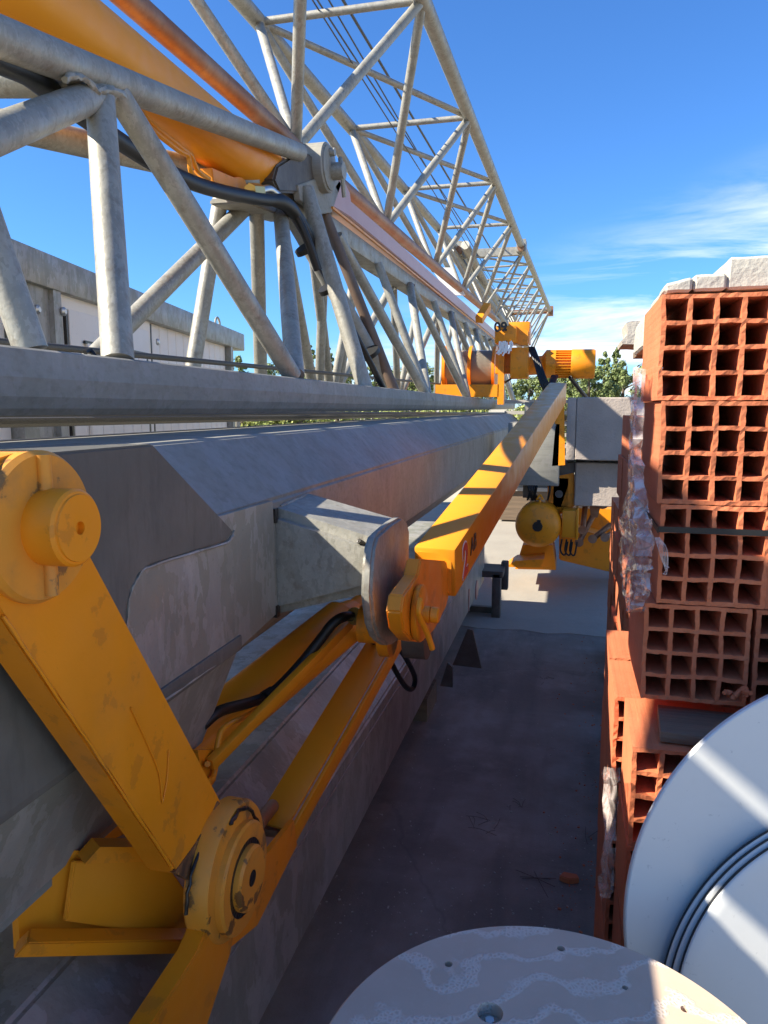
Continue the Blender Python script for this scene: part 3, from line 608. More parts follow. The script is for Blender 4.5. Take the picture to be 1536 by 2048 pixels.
jb = lambda a, b, r=.030: brace(a, b, r, 'galv_tube', jib, 14)
for i, y in enumerate(rn):
    for Lx in (Rl, Ll):
        jb(Lx(y), Al(an[i])); jb(Lx(y), Al(an[i + 1]))
    jb(Rl(y), Ll(y), .024)
    if i: jb(Ll(rn[i - 1]), Rl(y), .024)
# pinned joint between the two jib sections
yj = 12.0
m = MB(); m.bar(Rl(yj) + V((0, 0, -.06)), Ll(yj) + V((0, 0, -.06)), .10, .12, side=V((0, 1, 0))); m.box(Rl(yj), (.14, .3, .18)); m.box(Ll(yj), (.2, .4, .2)); part('joint_beam', m, 'galv_tube', jib)
m = MB(); m.tube(Rl(yj) + V((0, -.16, -.05)), Rl(yj) + V((0, -.24, -.05)), .05, 14); m.tube(Ll(yj) + V((.05, -.2, -.05)), Ll(yj) + V((.05, -.3, -.05)), .06, 14); part('joint_pin', m, 'rusty_tube', jib)
Rl2 = lambda y: V((-.80 + (y - 12) * .025, y, 2.46)); Ll2 = lambda y: V((-1.80 + (y - 12) * .025, y, 2.44)); Al2 = lambda y: V((-1.32 + (y - 12) * .025, y, 1.52))
for fn in (Rl2, Ll2):
    m = MB(); m.tube(fn(12), fn(26 if fn is Ll2 else 19.8), .05, 14); part('outer_chord', m, 'galv_tube', jib)
m = MB(); m.tube(Al2(12), Al2(21), .04, 14); part('outer_chord', m, 'galv_tube', jib)
ys = [12.2 + 1.25 * i for i in range(7)]
for i, y in enumerate(ys):
    for fn in (Rl2, Ll2):
        jb(fn(y), Al2(y - .6), .02); jb(fn(y), Al2(y + .6), .02)
    jb(Rl2(y), Ll2(y), .018)
    if i: jb(Ll2(ys[i - 1]), Rl2(y), .018)
jb(Rl2(19.7), Al2(21), .022); jb(Ll2(19.7), Al2(21), .022)
m = MB(); m.bar(Rl2(19.8), Ll2(19.8), .12, .12, side=V((0, 1, 0))); m.box(Rl2(19.85), (.16, .3, .22)); part('jib_head', m, 'rusty_tube', jib)
# ropes running inside the jib
for (x0, y0, x1, y1, rr) in ((615, -30, 955, 492, .006), (640, -30, 985, 560, .006), (668, -30, 990, 512, .011), (606, -30, 1010, 610, .005)):
    a = at(x0, y0, X=-1.62); b = at(x1, y1, X=-1.45); m = MB(); m.tube(a, b, rr, 8); part('jib_rope', m, 'rope', jib)
# upper end of the folded inner boom: a second galvanised lattice seen through the jib
for (x0, y0, x1, y1, r0) in ((900, 500, 1040, 690, .05), (930, 490, 1010, 650, .05)):
    a = at(x0, y0, Y=11.5); b = at(x1, y1, Y=14.5); m = MB(); m.tube(a, b, r0 * 1.4, 14); part('strut', m, 'galv_tube', jib)
m = MB(); m.prism([at(x, y, Y=9.2) for x, y in ((868, 545), (880, 535), (902, 535), (930, 590), (905, 590), (888, 575))], (0, .05, 0)); part('sign_plate', m, 'white_plastic', jib)
m = MB(); m.bar(at(975, 612, Y=9.5), at(958, 640, Y=9.3), .09, .09); part('stop_bar', m, 'yellow_paint', jib)

# ================================================================= WINCH AND MOTOR
Yw = 7.5; W = lambda x, y, Y=Yw: at(x, y, Y=Y)
m = MB(); m.bar(W(876, 782), W(1000, 782), .3, .12, side=V((0, 1, 0))); m.box(W(1003, 745, Yw - .1), (.06, .1, .62)); m.box(W(893, 745, Yw + .3), (.06, .3, .5)); winch = part('winch_frame', m, 'yellow_paint')
da, db = W(893, 738, Yw + .3), W(990, 738, Yw + .3)
m = MB(); n_ = 60; pr = [(0, 0)]
Ld = (db - da).length
for k in range(n_):
    pr += [(.175, Ld * k / n_), (.19, Ld * (k + .5) / n_)]
pr += [(0, Ld)]; m.lathe(pr, da, (db - da), 32); part('rope_drum', m, 'drum_rope', winch)
mid = da + (db - da) * .5
m = MB()
for t_ in (0, .52, 1): m.lathe([(0, -.015), (.235, -.015), (.235, .015), (0, .015)], da + (db - da) * t_, (db - da), 36)
part('drum_flange', m, 'yellow_paint', winch)
m = MB(); m.box(W(1040, 727, Yw - .15), (.17, .2, .29), None, .01); m.box(W(1012, 725, Yw), (.20, .14, .22), None, .01); m.tube(W(1055, 732), W(1085, 730), .09, 24); gb = part('gearbox', m, 'yellow_paint', winch)
m = MB()
a, b = W(1082, 728), W(1190, 728); ax = (b - a); Lm = ax.length; ax.normalize()
m.lathe([(0, 0), (.07, 0), (.135, .05), (.135, .14), (.115, .141), (.115, Lm * .56), (.137, Lm * .56), (.14, Lm * .58), (.14, Lm * .97), (.13, Lm), (0, Lm)], a, ax, 40)
mot = part('winch_motor', m, 'yellow_paint', winch)
m = MB()
for k in range(30):
    an_ = 2 * math.pi * k / 30; u = ax.orthogonal().normalized(); v_ = ax.cross(u); dr = u * math.cos(an_) + v_ * math.sin(an_)
    c = a + ax * (.14 + (Lm * .56 - .14) / 2) + dr * .122; rot = Matrix((ax, dr, ax.cross(dr))).transposed()
    m.box(c, (Lm * .56 - .14, .026, .006), rot)
part('cooling_fins', m, 'orange_paint', mot)
m = MB(); m.box(W(1013, 671, 7.3), (.20, .25, .16), None, .01); m.box(W(1040, 668, 7.5), (.2, .3, .20), None, .006); m.prism([W(x, y, 7.28) for x, y in ((1030, 652), (1056, 662), (1056, 690), (1040, 690), (1030, 684))], (0, .2, 0)); hb2 = part('control_box', m, 'yellow_paint', winch)
for (x, y) in ((1012, 660), (1012, 684), (1000, 660)):
    m = MB(); q = W(x, y, 7.15); m.tube(q, q + V((0, -.02, 0)), .012, 8); part('bolt', m, 'grease', hb2)
for (x, y) in ((1022, 700), (1022, 750), (1055, 700), (1055, 750)):
    m = MB(); q = W(x, y, Yw - .25); m.tube(q, q + V((0, -.02, 0)), .013, 6); part('bolt', m, 'orange_paint', gb)
text('09', 'decal_black', hb2, W(988, 663, 7.1), V((1, 0, 0)), V((0, 0, 1)), .12, name='number', bold=.004)
m = MB()
for k in range(14):
    x = 998 + random.random() * 24; y0 = 682 + random.random() * 6
    m.path([W(x, y0, 7.1), W(x + random.uniform(-5, 5), y0 + 8, 7.1), W(x + random.uniform(-10, 3), y0 + 18 + random.random() * 10, 7.1)], .009, 5, 2)
part('white_wires', m, 'decal_white', winch)
m = MB()
for s_ in range(4):
    m.path([W(1058 + s_ * 3, 695, 7.3), W(1070 + s_ * 3, 725, 7.2), W(1080 + s_ * 4, 760, 7.1), W(1090 + s_ * 5, 780, 7.1), W(1100 + s_ * 3, 765, 7.2), W(1105 + s_ * 3, 752, 7.3)], .014, 8)
m.path([W(1140, 755, 7.4), W(1160, 780, 7.6), W(1176, 800, 7.9)], .02, 8); m.path([W(1010, 765), W(1025, 755, 7.3), W(1035, 742, 7.3)], .01, 6)
part('power_cables', m, 'rubber', winch)
EYE_SCALE = 1.0
# ================================================================= REAR FRAME, SLEWING BASE
W = lambda x, y, Y=7.: at(x, y, Y=Y)
m = MB(); m.prism([W(x, y, 6.6) for x, y in ((1108, 790), (1128, 782), (1130, 930), (1104, 932), (1110, 860))], (0, .12, 0)); post = part('rear_post', m, 'yellow_paint')
m = MB(); m.box(W(1070, 905, 6.9), (.45, .6, .55), None, .01); m.box(W(1075, 860, 6.9), (.22, .4, .5)); part('rear_box', m, 'galv_old', post)
m = MB(); m.box(W(1122, 985, 7.0), (.17, .4, .34), None, .02); m.prism([W(x, y, 6.8) for x, y in ((1095, 938), (1125, 930), (1148, 930), (1150, 1010), (1142, 1018), (1095, 1015))], (0, .3, 0), bev=.01); part('slew_gearbox', m, 'yellow_paint', post)
m = MB(); m.prism([W(x, y, 6.79) for x, y in ((1055, 932), (1150, 925), (1150, 945), (1100, 955), (1055, 960))], (0, .5, 0)); m.box(W(1060, 975, 6.85), (.12, .1, .18)); m.tube(W(1118, 988, 6.8), W(1118, 988, 6.72), .035, 12); part('gearbox_cover', m, 'dark_steel', post)
m = MB()
for k in range(7):
    x = 1055 + random.random() * 40
    m.path([W(x, 955, 6.7), W(x + random.uniform(-8, 8), 975, 6.6), W(x + random.uniform(-5, 15), 1000, 6.65)], .010, 6)
part('cables', m, 'rubber', post)
mc = W(1075, 1053, 6.5)
m = MB(); m.lathe([(0, -.008), (.03, -.008), (.035, 0), (.14, .012), (.185, .05), (.20, .09), (.20, .35), (.17, .40), (0, .40)], mc, V((.02, 1, 0)), 48); mot2 = part('slew_motor', m, 'yellow_paint', post)
m = MB(); m.lathe([(0, -.012), (.045, -.012), (.045, .02), (0, .02)], mc, V((.02, 1, 0)), 9); m.box(mc + V((.01, -.012, .04)), (.03, .01, .04)); part('motor_badge_plate', m, 'grease', mot2)
m = MB(); m.lathe([(.012, -.005), (.02, 0), (.012, .005)], mc + V((.01, .12, .235)), V((0, 1, 0)), 12); m.tube(mc + V((.01, .12, .19)), mc + V((.01, .12, .22)), .012, 10); m.path([mc + V((-.02, .12, .22)), mc + V((.01, .12, .265)), mc + V((.04, .12, .22))], .008, 8); part('lifting_eye', m, 'orange_paint', mot2)
m = MB(); m.box(mc + V((.27, .18, .02)), (.13, .22, .24), None, .012); m.box(mc + V((.335, .18, .02)), (.02, .25, .27), None, .004); part('terminal_box', m, 'orange_paint', mot2)
for k in range(3):
    m = MB(); q = mc + V((.21 + .04 * k, .1, -.12)); m.path([q, q + V((-.01, 0, -.1)), q + V((.03, 0, -.14)), q + V((.05, 0, -.02))], .008, 6); part('motor_cable', m, 'rubber', mot2)
# base beams on the yard
m = MB(); m.prism([W(x, y, 7.0) for x, y in ((1045, 1090), (1105, 1090), (1112, 1140), (1030, 1138))], (0, .5, 0)); m.prism([W(x, y, 6.7) for x, y in ((1030, 1122), (1088, 1118), (1080, 1135), (1012, 1134))], (0, .3, 0)); base = part('base_beam', m, 'yellow_paint')
m = MB(); m.prism([W(x, y, 7.2) for x, y in ((1118, 1050), (1180, 1065), (1250, 1085), (1250, 1150), (1210, 1142), (1118, 1120))], (0, .35, 0), bev=.01); part('outrigger_beam', m, 'yellow_paint', base)
m = MB(); m.prism([W(x, y, 7.7) for x, y in ((1130, 1015), (1250, 1020), (1250, 1080), (1130, 1070))], (0, .2, 0)); part('cross_beam', m, 'yellow_paint', base)
m = MB()
for (x0, y0, x1, y1) in ((1165, 1100 - 40, 1172, 1000), (1158, 1085, 1200, 1005), (1185, 1078, 1220, 1050), (1210, 1075, 1232, 1062)):
    m.tube(W(x0, y0, 6.8), W(x1, y1, 7.0), .025, 10); m.tube(W(x0, y0, 6.78), W(x0, y0, 6.86), .04, 12)
m.box(W(1175, 990, 7.1), (.2, .2, .1)); m.prism([W(x, y, 6.9) for x, y in ((1178, 1000), (1205, 1000), (1195, 1035), (1182, 1035))], (0, .04, 0)); m.tube(W(1205, 1005, 7.0), W(1205, 1005, 6.85), .06, 16)
part('lever_rods', m, 'rusty_tube', base)
# support feet under the lower tube
m = MB(); q = at(993, 1195, Y=5.9); m.box(q + V((0, 0, .0)), (.07, .1, .42), None, .01); m.box(q + V((.045, .22, .14)), (.06, .08, .24), None, .01); m.box(q + V((-.20, .06, -.12)), (.34, .05, .05)); m.box(q + V((-.05, .1, .2)), (.2, .3, .05)); part('support_leg', m, 'dark_steel', lower)
for (pts_, Y_) in ((((905, 1330), (963, 1337), (945, 1260), (935, 1258)), 4.05), (((880, 1372), (905, 1375), (905, 1335), (895, 1325)), 3.75)):
    m = MB(); m.prism([at(x, y, Y=Y_) for x, y in pts_], (0, .02, 0)); part('foot_plate', m, 'dark_steel', lower)
for y_ in (.6, 3.9):
    m = MB(); m.box((-.95, y_, -1.615), (.5, .3, .13)); part('timber_support', m, 'wood', lower)

# ================================================================= CONCRETE BALLAST
def rough_block(corners, seed, amp=.006, cuts=5, chip=.02):
    "box from 8 corners (bottom 4, top 4), subdivided, with worn edges"
    m = MB(); bm = m.bm
    v = [bm.verts.new(V(c)) for c in corners]
    for f in ((3, 2, 1, 0), (4, 5, 6, 7), (0, 1, 5, 4), (1, 2, 6, 5), (2, 3, 7, 6), (3, 0, 4, 7)): bm.faces.new([v[i] for i in f])
    bmesh.ops.bevel(bm, geom=bm.edges[:], offset=chip * .4, segments=1, affect='EDGES')
    bmesh.ops.subdivide_edges(bm, edges=bm.edges[:], cuts=cuts, use_grid_fill=True)
    for x in bm.verts:
        x.co += V(noise.noise_vector(x.co * 14 + V((seed, 0, 0)))) * amp + V(noise.noise_vector(x.co * 50 + V((seed, 5, 0)))) * amp * .5
    return m
def boxc(x0, x1, y0, y1, z0, z1): return [(x0, y0, z0), (x1, y0, z0), (x1, y1, z0), (x0, y1, z0), (x0, y0, z1), (x1, y0, z1), (x1, y1, z1), (x0, y1, z1)]
a, b = at(1155, 795, Y=6.6), at(1245, 922, Y=6.6)
thing('ballast_block', rough_block(boxc(a.x - .005, b.x + .35, 6.6, 7.3, b.z, a.z), 1, .004, 6), 'concrete', 'upper large grey concrete ballast block with a sunlit top corner, beside the brick stack', 'concrete block', 'concrete ballast blocks')
c_ = at(1150, 1012, Y=6.9)
thing('ballast_block', rough_block(boxc(c_.x - .01, b.x + .25, 6.75, 7.3, c_.z + .02, b.z - .03), 2, .004, 6), 'concrete', 'lower concrete ballast block in shadow, under the larger block', 'concrete block', 'concrete ballast blocks')
m = MB(); q = at(1141, 795, Y=6.6); m.box((a.x - .045, 6.95, (a.z + b.z) / 2), (.075, .70, a.z - b.z), None, .008)
thing('ballast_plate', m, 'concrete', 'narrow concrete slab standing against the left face of the upper ballast block', 'concrete slab')

# pile of pale boards behind the rear frame
pile = empty('board_pile', (at(1112, 900, Y=11).x, 11, G), 'pile of pale sawn boards seen behind the rear yellow post', 'board pile')
for k in range(9):
    m = MB(); z = G + .5 + k * .16; m.box((at(1112, 900, Y=11).x + .1 * (k % 2), 11.3, z), (1.7, .6, .05)); part('board', m, 'block_concrete', pile)
m = MB(); m.box((at(1112, 900, Y=11).x, 11.3, G + .25), (1.6, .5, .44)); part('bearer', m, 'wood', pile)

# ================================================================= SITE CABIN
EYE_SCALE = 1.45; GG = G; G = GG / EYE_SCALE  # cabin and formwork row enlarged about the camera
c0 = V((-2.769, 3.237)); c1 = V((-3.74, 8.2)); dc2 = (c1 - c0).normalized(); nrm2 = V((-dc2.y, dc2.x))
if nrm2.x > 0: nrm2 = -nrm2
e = V((c1.x, c1.y, 0)); D3 = V((dc2.x, dc2.y, 0)); N3 = V((nrm2.x, nrm2.y, 0))   # N3 points away from the crane
S = lambda t, d, z: e - D3 * t + N3 * d + V((0, 0, z))
Zt = .86; Ln = 7.6
cabin = empty('site_cabin', S(Ln / 2, 1.1, G) * EYE_SCALE, 'site cabin with galvanised steel frame and white ribbed panels behind the lattice', 'site cabin')
rotc = Matrix((N3, -D3, V((0, 0, 1)))).transposed()
if rotc.determinant() < 0: rotc = Matrix((N3, D3, V((0, 0, 1)))).transposed()
def cbx(t0, t1, d0, d1, z0, z1, bev=0):
    m = MB(); m.box((S(t0, d0, z0) + S(t1, d1, z1)) / 2, (abs(d1 - d0), abs(t1 - t0), abs(z1 - z0)), rotc, bev); return m
part('roof_beam', cbx(0, Ln, 0, .16, Zt - .19, Zt, .01), 'galv_plate', cabin)
part('roof', cbx(.02, Ln, .16, 2.3, Zt - .12, Zt - .03), 'panel_white', cabin)
part('end_beam', cbx(-.004, .15, .164, 2.3, Zt - .19, Zt - .004, .01), 'galv_plate', cabin)
part('base_beam', cbx(0, Ln, 0, .16, G + .1, G + .25, .01), 'galv_plate', cabin)
part('rear_wall', cbx(.05, Ln, 2.2, 2.28, G + .2, Zt - .2), 'panel_white', cabin)
part('end_wall', cbx(.06, .12, .16, 2.2, G + .2, Zt - .2), 'panel_white', cabin)
def post_(t): part('corner_post', cbx(t, t + .09, .01, .14, G + .25, Zt - .19), 'galv_plate', cabin)
post_(.50)
for t in (4.44, 4.84): post_(t)
m = cbx(4.50, 4.88, .04, .10, G + .25, Zt - .19); part('frame_panel', m, 'galv_plate', cabin)
def panel(t0, t1):
    m = MB(); n = int((t1 - t0) / .19); wd_ = (t1 - t0) / n
    for k in range(n):
        a_ = t0 + k * wd_
        m.box((S(a_ + .004, .07, G + .25) + S(a_ + wd_ - .004, .105, Zt - .19)) / 2, (.035, wd_ - .008, Zt - .19 - G - .25), rotc, .004)
    m.box((S(t0, .1, G + .25) + S(t1, .13, Zt - .19)) / 2, (.03, t1 - t0, Zt - .19 - G - .25), rotc)
    return part('ribbed_panel', m, 'panel_white', cabin)
panel(.62, 2.86); panel(4.95, 7.4)
wp = part('window_panel', cbx(2.92, 4.42, .05, .11, G + .25, Zt - .19), 'panel_white', cabin)
m = cbx(3.02, 4.32, .025, .05, Zt - 1.65, Zt - .27, .006); fr = part('window_frame', m, 'panel_white', cabin)
m = MB()
n = 6; 
for k in range(n):
    a_ = 3.14 + k * (1.0 / n); m.box(S(a_ + .083, .012, Zt - .98), (.02, 1.0 / n - .008, 1.05), rotc, .003)
part('shutter', m, 'panel_white', fr)
for g_ in (cbx(3.12, 4.16, .006, .02, Zt - .458, Zt - .440), cbx(3.105, 3.13, .004, .02, Zt - 1.5, Zt - .44), cbx(4.325, 4.350, .03, .05, Zt - 1.65, Zt - .28), cbx(2.885, 2.905, .05, .09, G + .25, Zt - .2)):
    part('gap_seal', g_, 'grease', fr)
for t, z in ((4.68, Zt - .32), (4.44, Zt - .30), (2.90, Zt - .34), (.55, Zt - .38), (2.90, Zt - .55)):
    m = MB(); m.lathe([(0, 0), (.026, 0), (.026, .01), (.015, .02), (0, .02)], S(t, .035 if t > 4.6 else .005, z), -N3, 12); part('bolt', m, 'bright_steel', cabin)
m = MB(); m.path([S(.62, .12, Zt - .01), S(.62, .12, Zt + .07), S(.70, .12, Zt + .11), S(.78, .12, Zt + .07), S(.78, .12, Zt - .01)], .012, 8); part('lifting_eye', m, 'galv_tube', cabin)
# row of stacked formwork panels seen under the chord, beyond the cabin
FO = 'first second third fourth fifth sixth seventh eighth ninth tenth eleventh twelfth thirteenth fourteenth'.split()
for k in range(14):
    q = at(320 + k * 12, 860, X=-3.4 - .05 * k)
    m = MB(); m.box((q.x, q.y, G + .8), (.03, .14, 1.56), Matrix.Rotation(R(12), 3, 'Z'), .004); m.box((q.x, q.y, G + .25), (.05, .2, .08))
    thing('formwork_panel', m, ['panel_white', 'galv_old', 'dark_steel', 'wood'][k % 4] if k != 4 else 'orange_paint',
          'orange upright formwork panel, the only orange one beyond the cabin' if k == 4 else '%s thin formwork panel from the cabin, %s, upright in the row' % (FO[k], ['white', 'grey', 'dark', 'brown'][k % 4]), 'formwork panel', 'upright formwork panels')

EYE_SCALE = 1.0; G = GG
# ================================================================= BRICKS
def brick_mesh(seed, W_=.188, Hh=.188, Ln_=.30):
    rnd = random.Random(seed)
    t = .0078; nc = 4; c = (W_ - t * (nc + 1)) / nc; sub = 4
    xs = [0.]; isw = []
    for i in range(nc):
        xs.append(xs[-1] + t); isw.append(True)
        for k in range(sub): xs.append(xs[-1] + c / sub); isw.append(False)
    xs.append(xs[-1] + t); isw.append(True)
    n = len(xs); bm = bmesh.new()
    bow = [[rnd.uniform(-.0025, .0025) for _ in range(2)] for _ in range(nc + 1)]
    def webshift(i, s_):
        w = round((xs[i] / (c + t)) * 1.0)
        return 0
    front, back, mid = {}, {}, {}
    wv = [rnd.uniform(-.002, .002) for _ in range(8)]
    for i in range(n):
        for j in range(n):
            x, z = xs[i], xs[j]
            u_, v_ = x / W_, z / Hh
            dx = wv[int(u_ * 4.99)] * math.sin(v_ * 9 + wv[0] * 900) * .8; dz = wv[int(v_ * 4.99) + 2] * math.sin(u_ * 8 + wv[1] * 900) * .8
            if i in (0, n - 1): dx *= .3
            if j in (0, n - 1): dz *= .3
            front[i, j] = bm.verts.new((x - W_ / 2 + dx + rnd.uniform(-.0007, .0007), rnd.uniform(-.0016, .0010), z + dz + rnd.uniform(-.0007, .0007)))
    cellx = lambda i: None if isw[i] else i
    vis = set()
    for i in range(n - 1):
        for j in range(n - 1):
            if isw[i] or isw[j]:
                bm.faces.new((front[i, j], front[i + 1, j], front[i + 1, j + 1], front[i, j + 1]))
                vis.update([(i, j), (i + 1, j), (i + 1, j + 1), (i, j + 1)])
    def sheet(path, closed):
        a = [front[k] for k in path]
        b = [bm.verts.new((v.co.x if True else 0, .004 + v.co.y * 0 + .002, v.co.z)) for v in a]
        b2 = [bm.verts.new((xs[k[0]] - W_ / 2, Ln_, xs[k[1]])) for k in path]
        r = range(len(path) if closed else len(path) - 1)
        for q in r:
            p2 = (q + 1) % len(path)
            bm.faces.new((a[q], a[p2], b[p2], b[q])); bm.faces.new((b[q], b[p2], b2[p2], b2[q]))
        return b2
    # holes
    for ci in range(nc):
        for cj in range(nc):
            i0 = 1 + ci * (sub + 1); j0 = 1 + cj * (sub + 1)
            p = [(i0 + k, j0) for k in range(sub)] + [(i0 + sub, j0 + k) for k in range(sub)] + [(i0 + sub - k, j0 + sub) for k in range(sub)] + [(i0, j0 + sub - k) for k in range(sub)]
            sheet(p, True)
    p = [(k, 0) for k in range(n - 1)] + [(n - 1, k) for k in range(n - 1)] + [(n - 1 - k, n - 1) for k in range(n - 1)] + [(0, n - 1 - k) for k in range(n - 1)]
    sheet(p, True)
    # back wall of webs
    bb = {}
    for i in range(n):
        for j in range(n): bb[i, j] = bm.verts.new((xs[i] - W_ / 2, Ln_, xs[j]))
    for i in range(n - 1):
        for j in range(n - 1):
            if isw[i] or isw[j]: bm.faces.new((bb[i, j + 1], bb[i + 1, j + 1], bb[i + 1, j], bb[i, j]))
    for v in [v for v in bm.verts if not v.link_faces]: bm.verts.remove(v)
    bmesh.ops.remove_doubles(bm, verts=bm.verts, dist=1e-5)
    bmesh.ops.recalc_face_normals(bm, faces=bm.faces)
    me = bpy.data.meshes.new('brick'); bm.to_mesh(me); bm.free(); me.materials.append(MAT['terracotta'])
    return me
BR = [brick_mesh(s_) for s_ in range(5)]; BS = [brick_mesh(s_ + 20, Ln_=.236) for s_ in range(3)]
ORD = ['bottom', 'second', 'third', 'fourth', 'fifth', 'sixth', 'seventh', 'eighth', 'ninth']
def brick(x, y, z, label, group, short=False, rot=0):
    me = random.choice(BS if short else BR)
    o = bpy.data.objects.new('hollow_brick', me); C.objects.link(o); o.location = (x + .094, y, z); o.rotation_euler = (0, 0, R(rot + random.uniform(-.6, .6)))
    tag(o, label, 'brick', group); return o
ZB = -.555
lvl = ['bottom', 'second from bottom', 'second from top', 'top']
for col, cx, cn in ((0, .157, 'left'), (1, .353, 'right')):
    for row, yy, rn_ in ((0, 1.45, 'front'), (1, 1.765, 'back')):
        for k in range(4):
            off = (0, .012, .004, -.004)[k] * (1 if not col else .3) + (.0 if row == 0 else .028)
            brick(cx + off - (.008 if k == 0 and row == 0 else 0), yy + (0, .0, .0, .008)[k], ZB + k * .190, '%s brick of the %s %s column in the near strapped stack' % (lvl[k], rn_, cn), 'bricks of the near upper stack')
for row, yy, x0 in ((0, 1.325, .128), (1, 1.565, .109), (2, 1.812, .112)):
    for col in range(2):
        for k in range(5):
            z = -.60 - .190 * (k + 1)
            brick(x0 + col * .193 + random.uniform(-.004, .004), yy + random.uniform(-.004, .004), z + .002, '%s brick, %s row, %s column of the stack below the wooden board' % (('top', 'second from top', 'middle', 'fourth from top', 'bottom')[k], ('front', 'middle', 'back')[row], ('left', 'right')[col]), 'bricks of the near lower stack', True)
for row in range(5):
    for k in range(9):
        if k == 8 and row > 0: continue
        yy = 2.25 + row * .31; z = -1.55 + k * .190
        brick(.232 + random.uniform(-.005, .005) + (.01 if k % 2 else 0), yy, z, '%s layer brick, %s row from the front of the middle stack' % (ORD[k], ('first', 'second', 'third', 'fourth', 'fifth')[row]), 'bricks of the middle stack')
for row in range(4):
    for k in range(5):
        brick(.295 + random.uniform(-.006, .006), 4.0 + row * .31, -1.545 + k * .190, '%s layer brick, %s row of the farthest stack near the crane base' % (ORD[k], ('first', 'second', 'third', 'fourth')[row]), 'bricks of the far stack')
def pallet(x0, x1, y0, y1, z0, label):
    p = empty('pallet', ((x0 + x1) / 2, (y0 + y1) / 2, z0), label, 'pallet', 'pallets under the bricks')
    for y in (y0 + .05, (y0 + y1) / 2, y1 - .05):
        m = MB(); m.box(((x0 + x1) / 2, y, z0 + .045), (x1 - x0, .09, .088), None, .003); part('bearer', m, 'wood', p)
    n = 5
    for k in range(n):
        xx = x0 + .05 + (x1 - x0 - .1) * k / (n - 1)
        m = MB(); m.box((xx, (y0 + y1) / 2, z0 + .101), (.09, y1 - y0, .02), None, .002); part('deck_board', m, 'wood', p)
pallet(.10, .55, 1.33, 2.05, G + .012, 'wooden pallet under the near lower brick stack')
pallet(.23, .62, 2.25, 3.79, G + .012, 'wooden pallet under the middle brick stack')
pallet(.29, .60, 4.0, 5.22, G + .012, 'wooden pallet under the farthest brick stack')
m = MB(); m.box((.40, 1.40, -.587), (.44, .13, .020), Matrix.Rotation(R(-4), 3, 'Z'), .002)
thing('wooden_board', m, 'wood', 'weathered wooden board with sun patches, sticking out under the near brick stack', 'board')
m = MB(); m.box((.38, 1.85, -.578), (.42, .30, .022), None, .002)
thing('wooden_board', m, 'wood', 'hidden rear wooden board under the back row of the near brick stack', 'board')
# black strap across the near stack
a_, b_ = at(1318, 1060, Y=1.446), at(1560, 1066, Y=1.446)
m = MB(); m.box((a_ + b_) / 2, ((b_ - a_).length, .002, .011))
m.box((a_.x - .0015, 1.446 + .3, (a_.z)), (.002, .6, .011)); thing('strap', m, 'rubber', 'black strap pulled flat across the front bricks of the near stack', 'strap')
# concrete blocks lying on the stacks
def cap(x0, x1, y0, y1, z0, z1, seed, label, cuts=7, dz=0):
    cs = boxc(x0, x1, y0, y1, z0, z1); cs = [(x, y, z + (dz if i in (4, 7) else 0)) for i, (x, y, z) in enumerate(cs)]
    thing('concrete_block', rough_block(cs, seed, .0022, cuts, .012), 'block_concrete', label, 'concrete block', 'concrete blocks on the bricks')
cap(.158, .205, 1.47, 1.72, .208, .236, 3, 'leftmost thin concrete block on top of the near brick stack', dz=-.012)
cap(.207, .262, 1.475, 1.72, .21, .240, 8, 'middle thin concrete block on top of the near brick stack')
cap(.264, .42, 1.48, 1.75, .212, .268, 5, 'larger right concrete block on top of the near brick stack')
cap(.150, .184, 1.78, 2.02, .135, .232, 6, 'grey concrete piece leaning at the upper left edge of the near stack', dz=-.03)
cap(.156, .186, 1.762, 1.778, .09, .15, 9, 'small chipped porous piece below the leaning grey concrete piece')
m = MB(); pf = [at(x, y, Y=2.15) for x, y in ((1252, 645), (1262, 642), (1340, 640), (1340, 690), (1245, 688), (1243, 680), (1251, 674), (1256, 664))]
m.prism(pf, (0, .20, 0)); bmesh.ops.triangulate(m.bm, faces=m.bm.faces[:]); bmesh.ops.subdivide_edges(m.bm, edges=m.bm.edges[:], cuts=4, use_grid_fill=True)
for x in m.bm.verts: x.co += V(noise.noise_vector(x.co * 40)) * .0015
thing('concrete_block', m, 'block_concrete', 'concrete piece with a scalloped end overhanging the middle brick stack', 'concrete block', 'concrete blocks on the bricks', smooth=25)
m = MB(); q = at(1300, 678, Y=2.3); m.box((q.x + .06, 2.4, .165), (.18, .2, .02)); thing('spacer_board', m, 'wood', 'small board under the scalloped concrete piece on the middle stack', 'board')

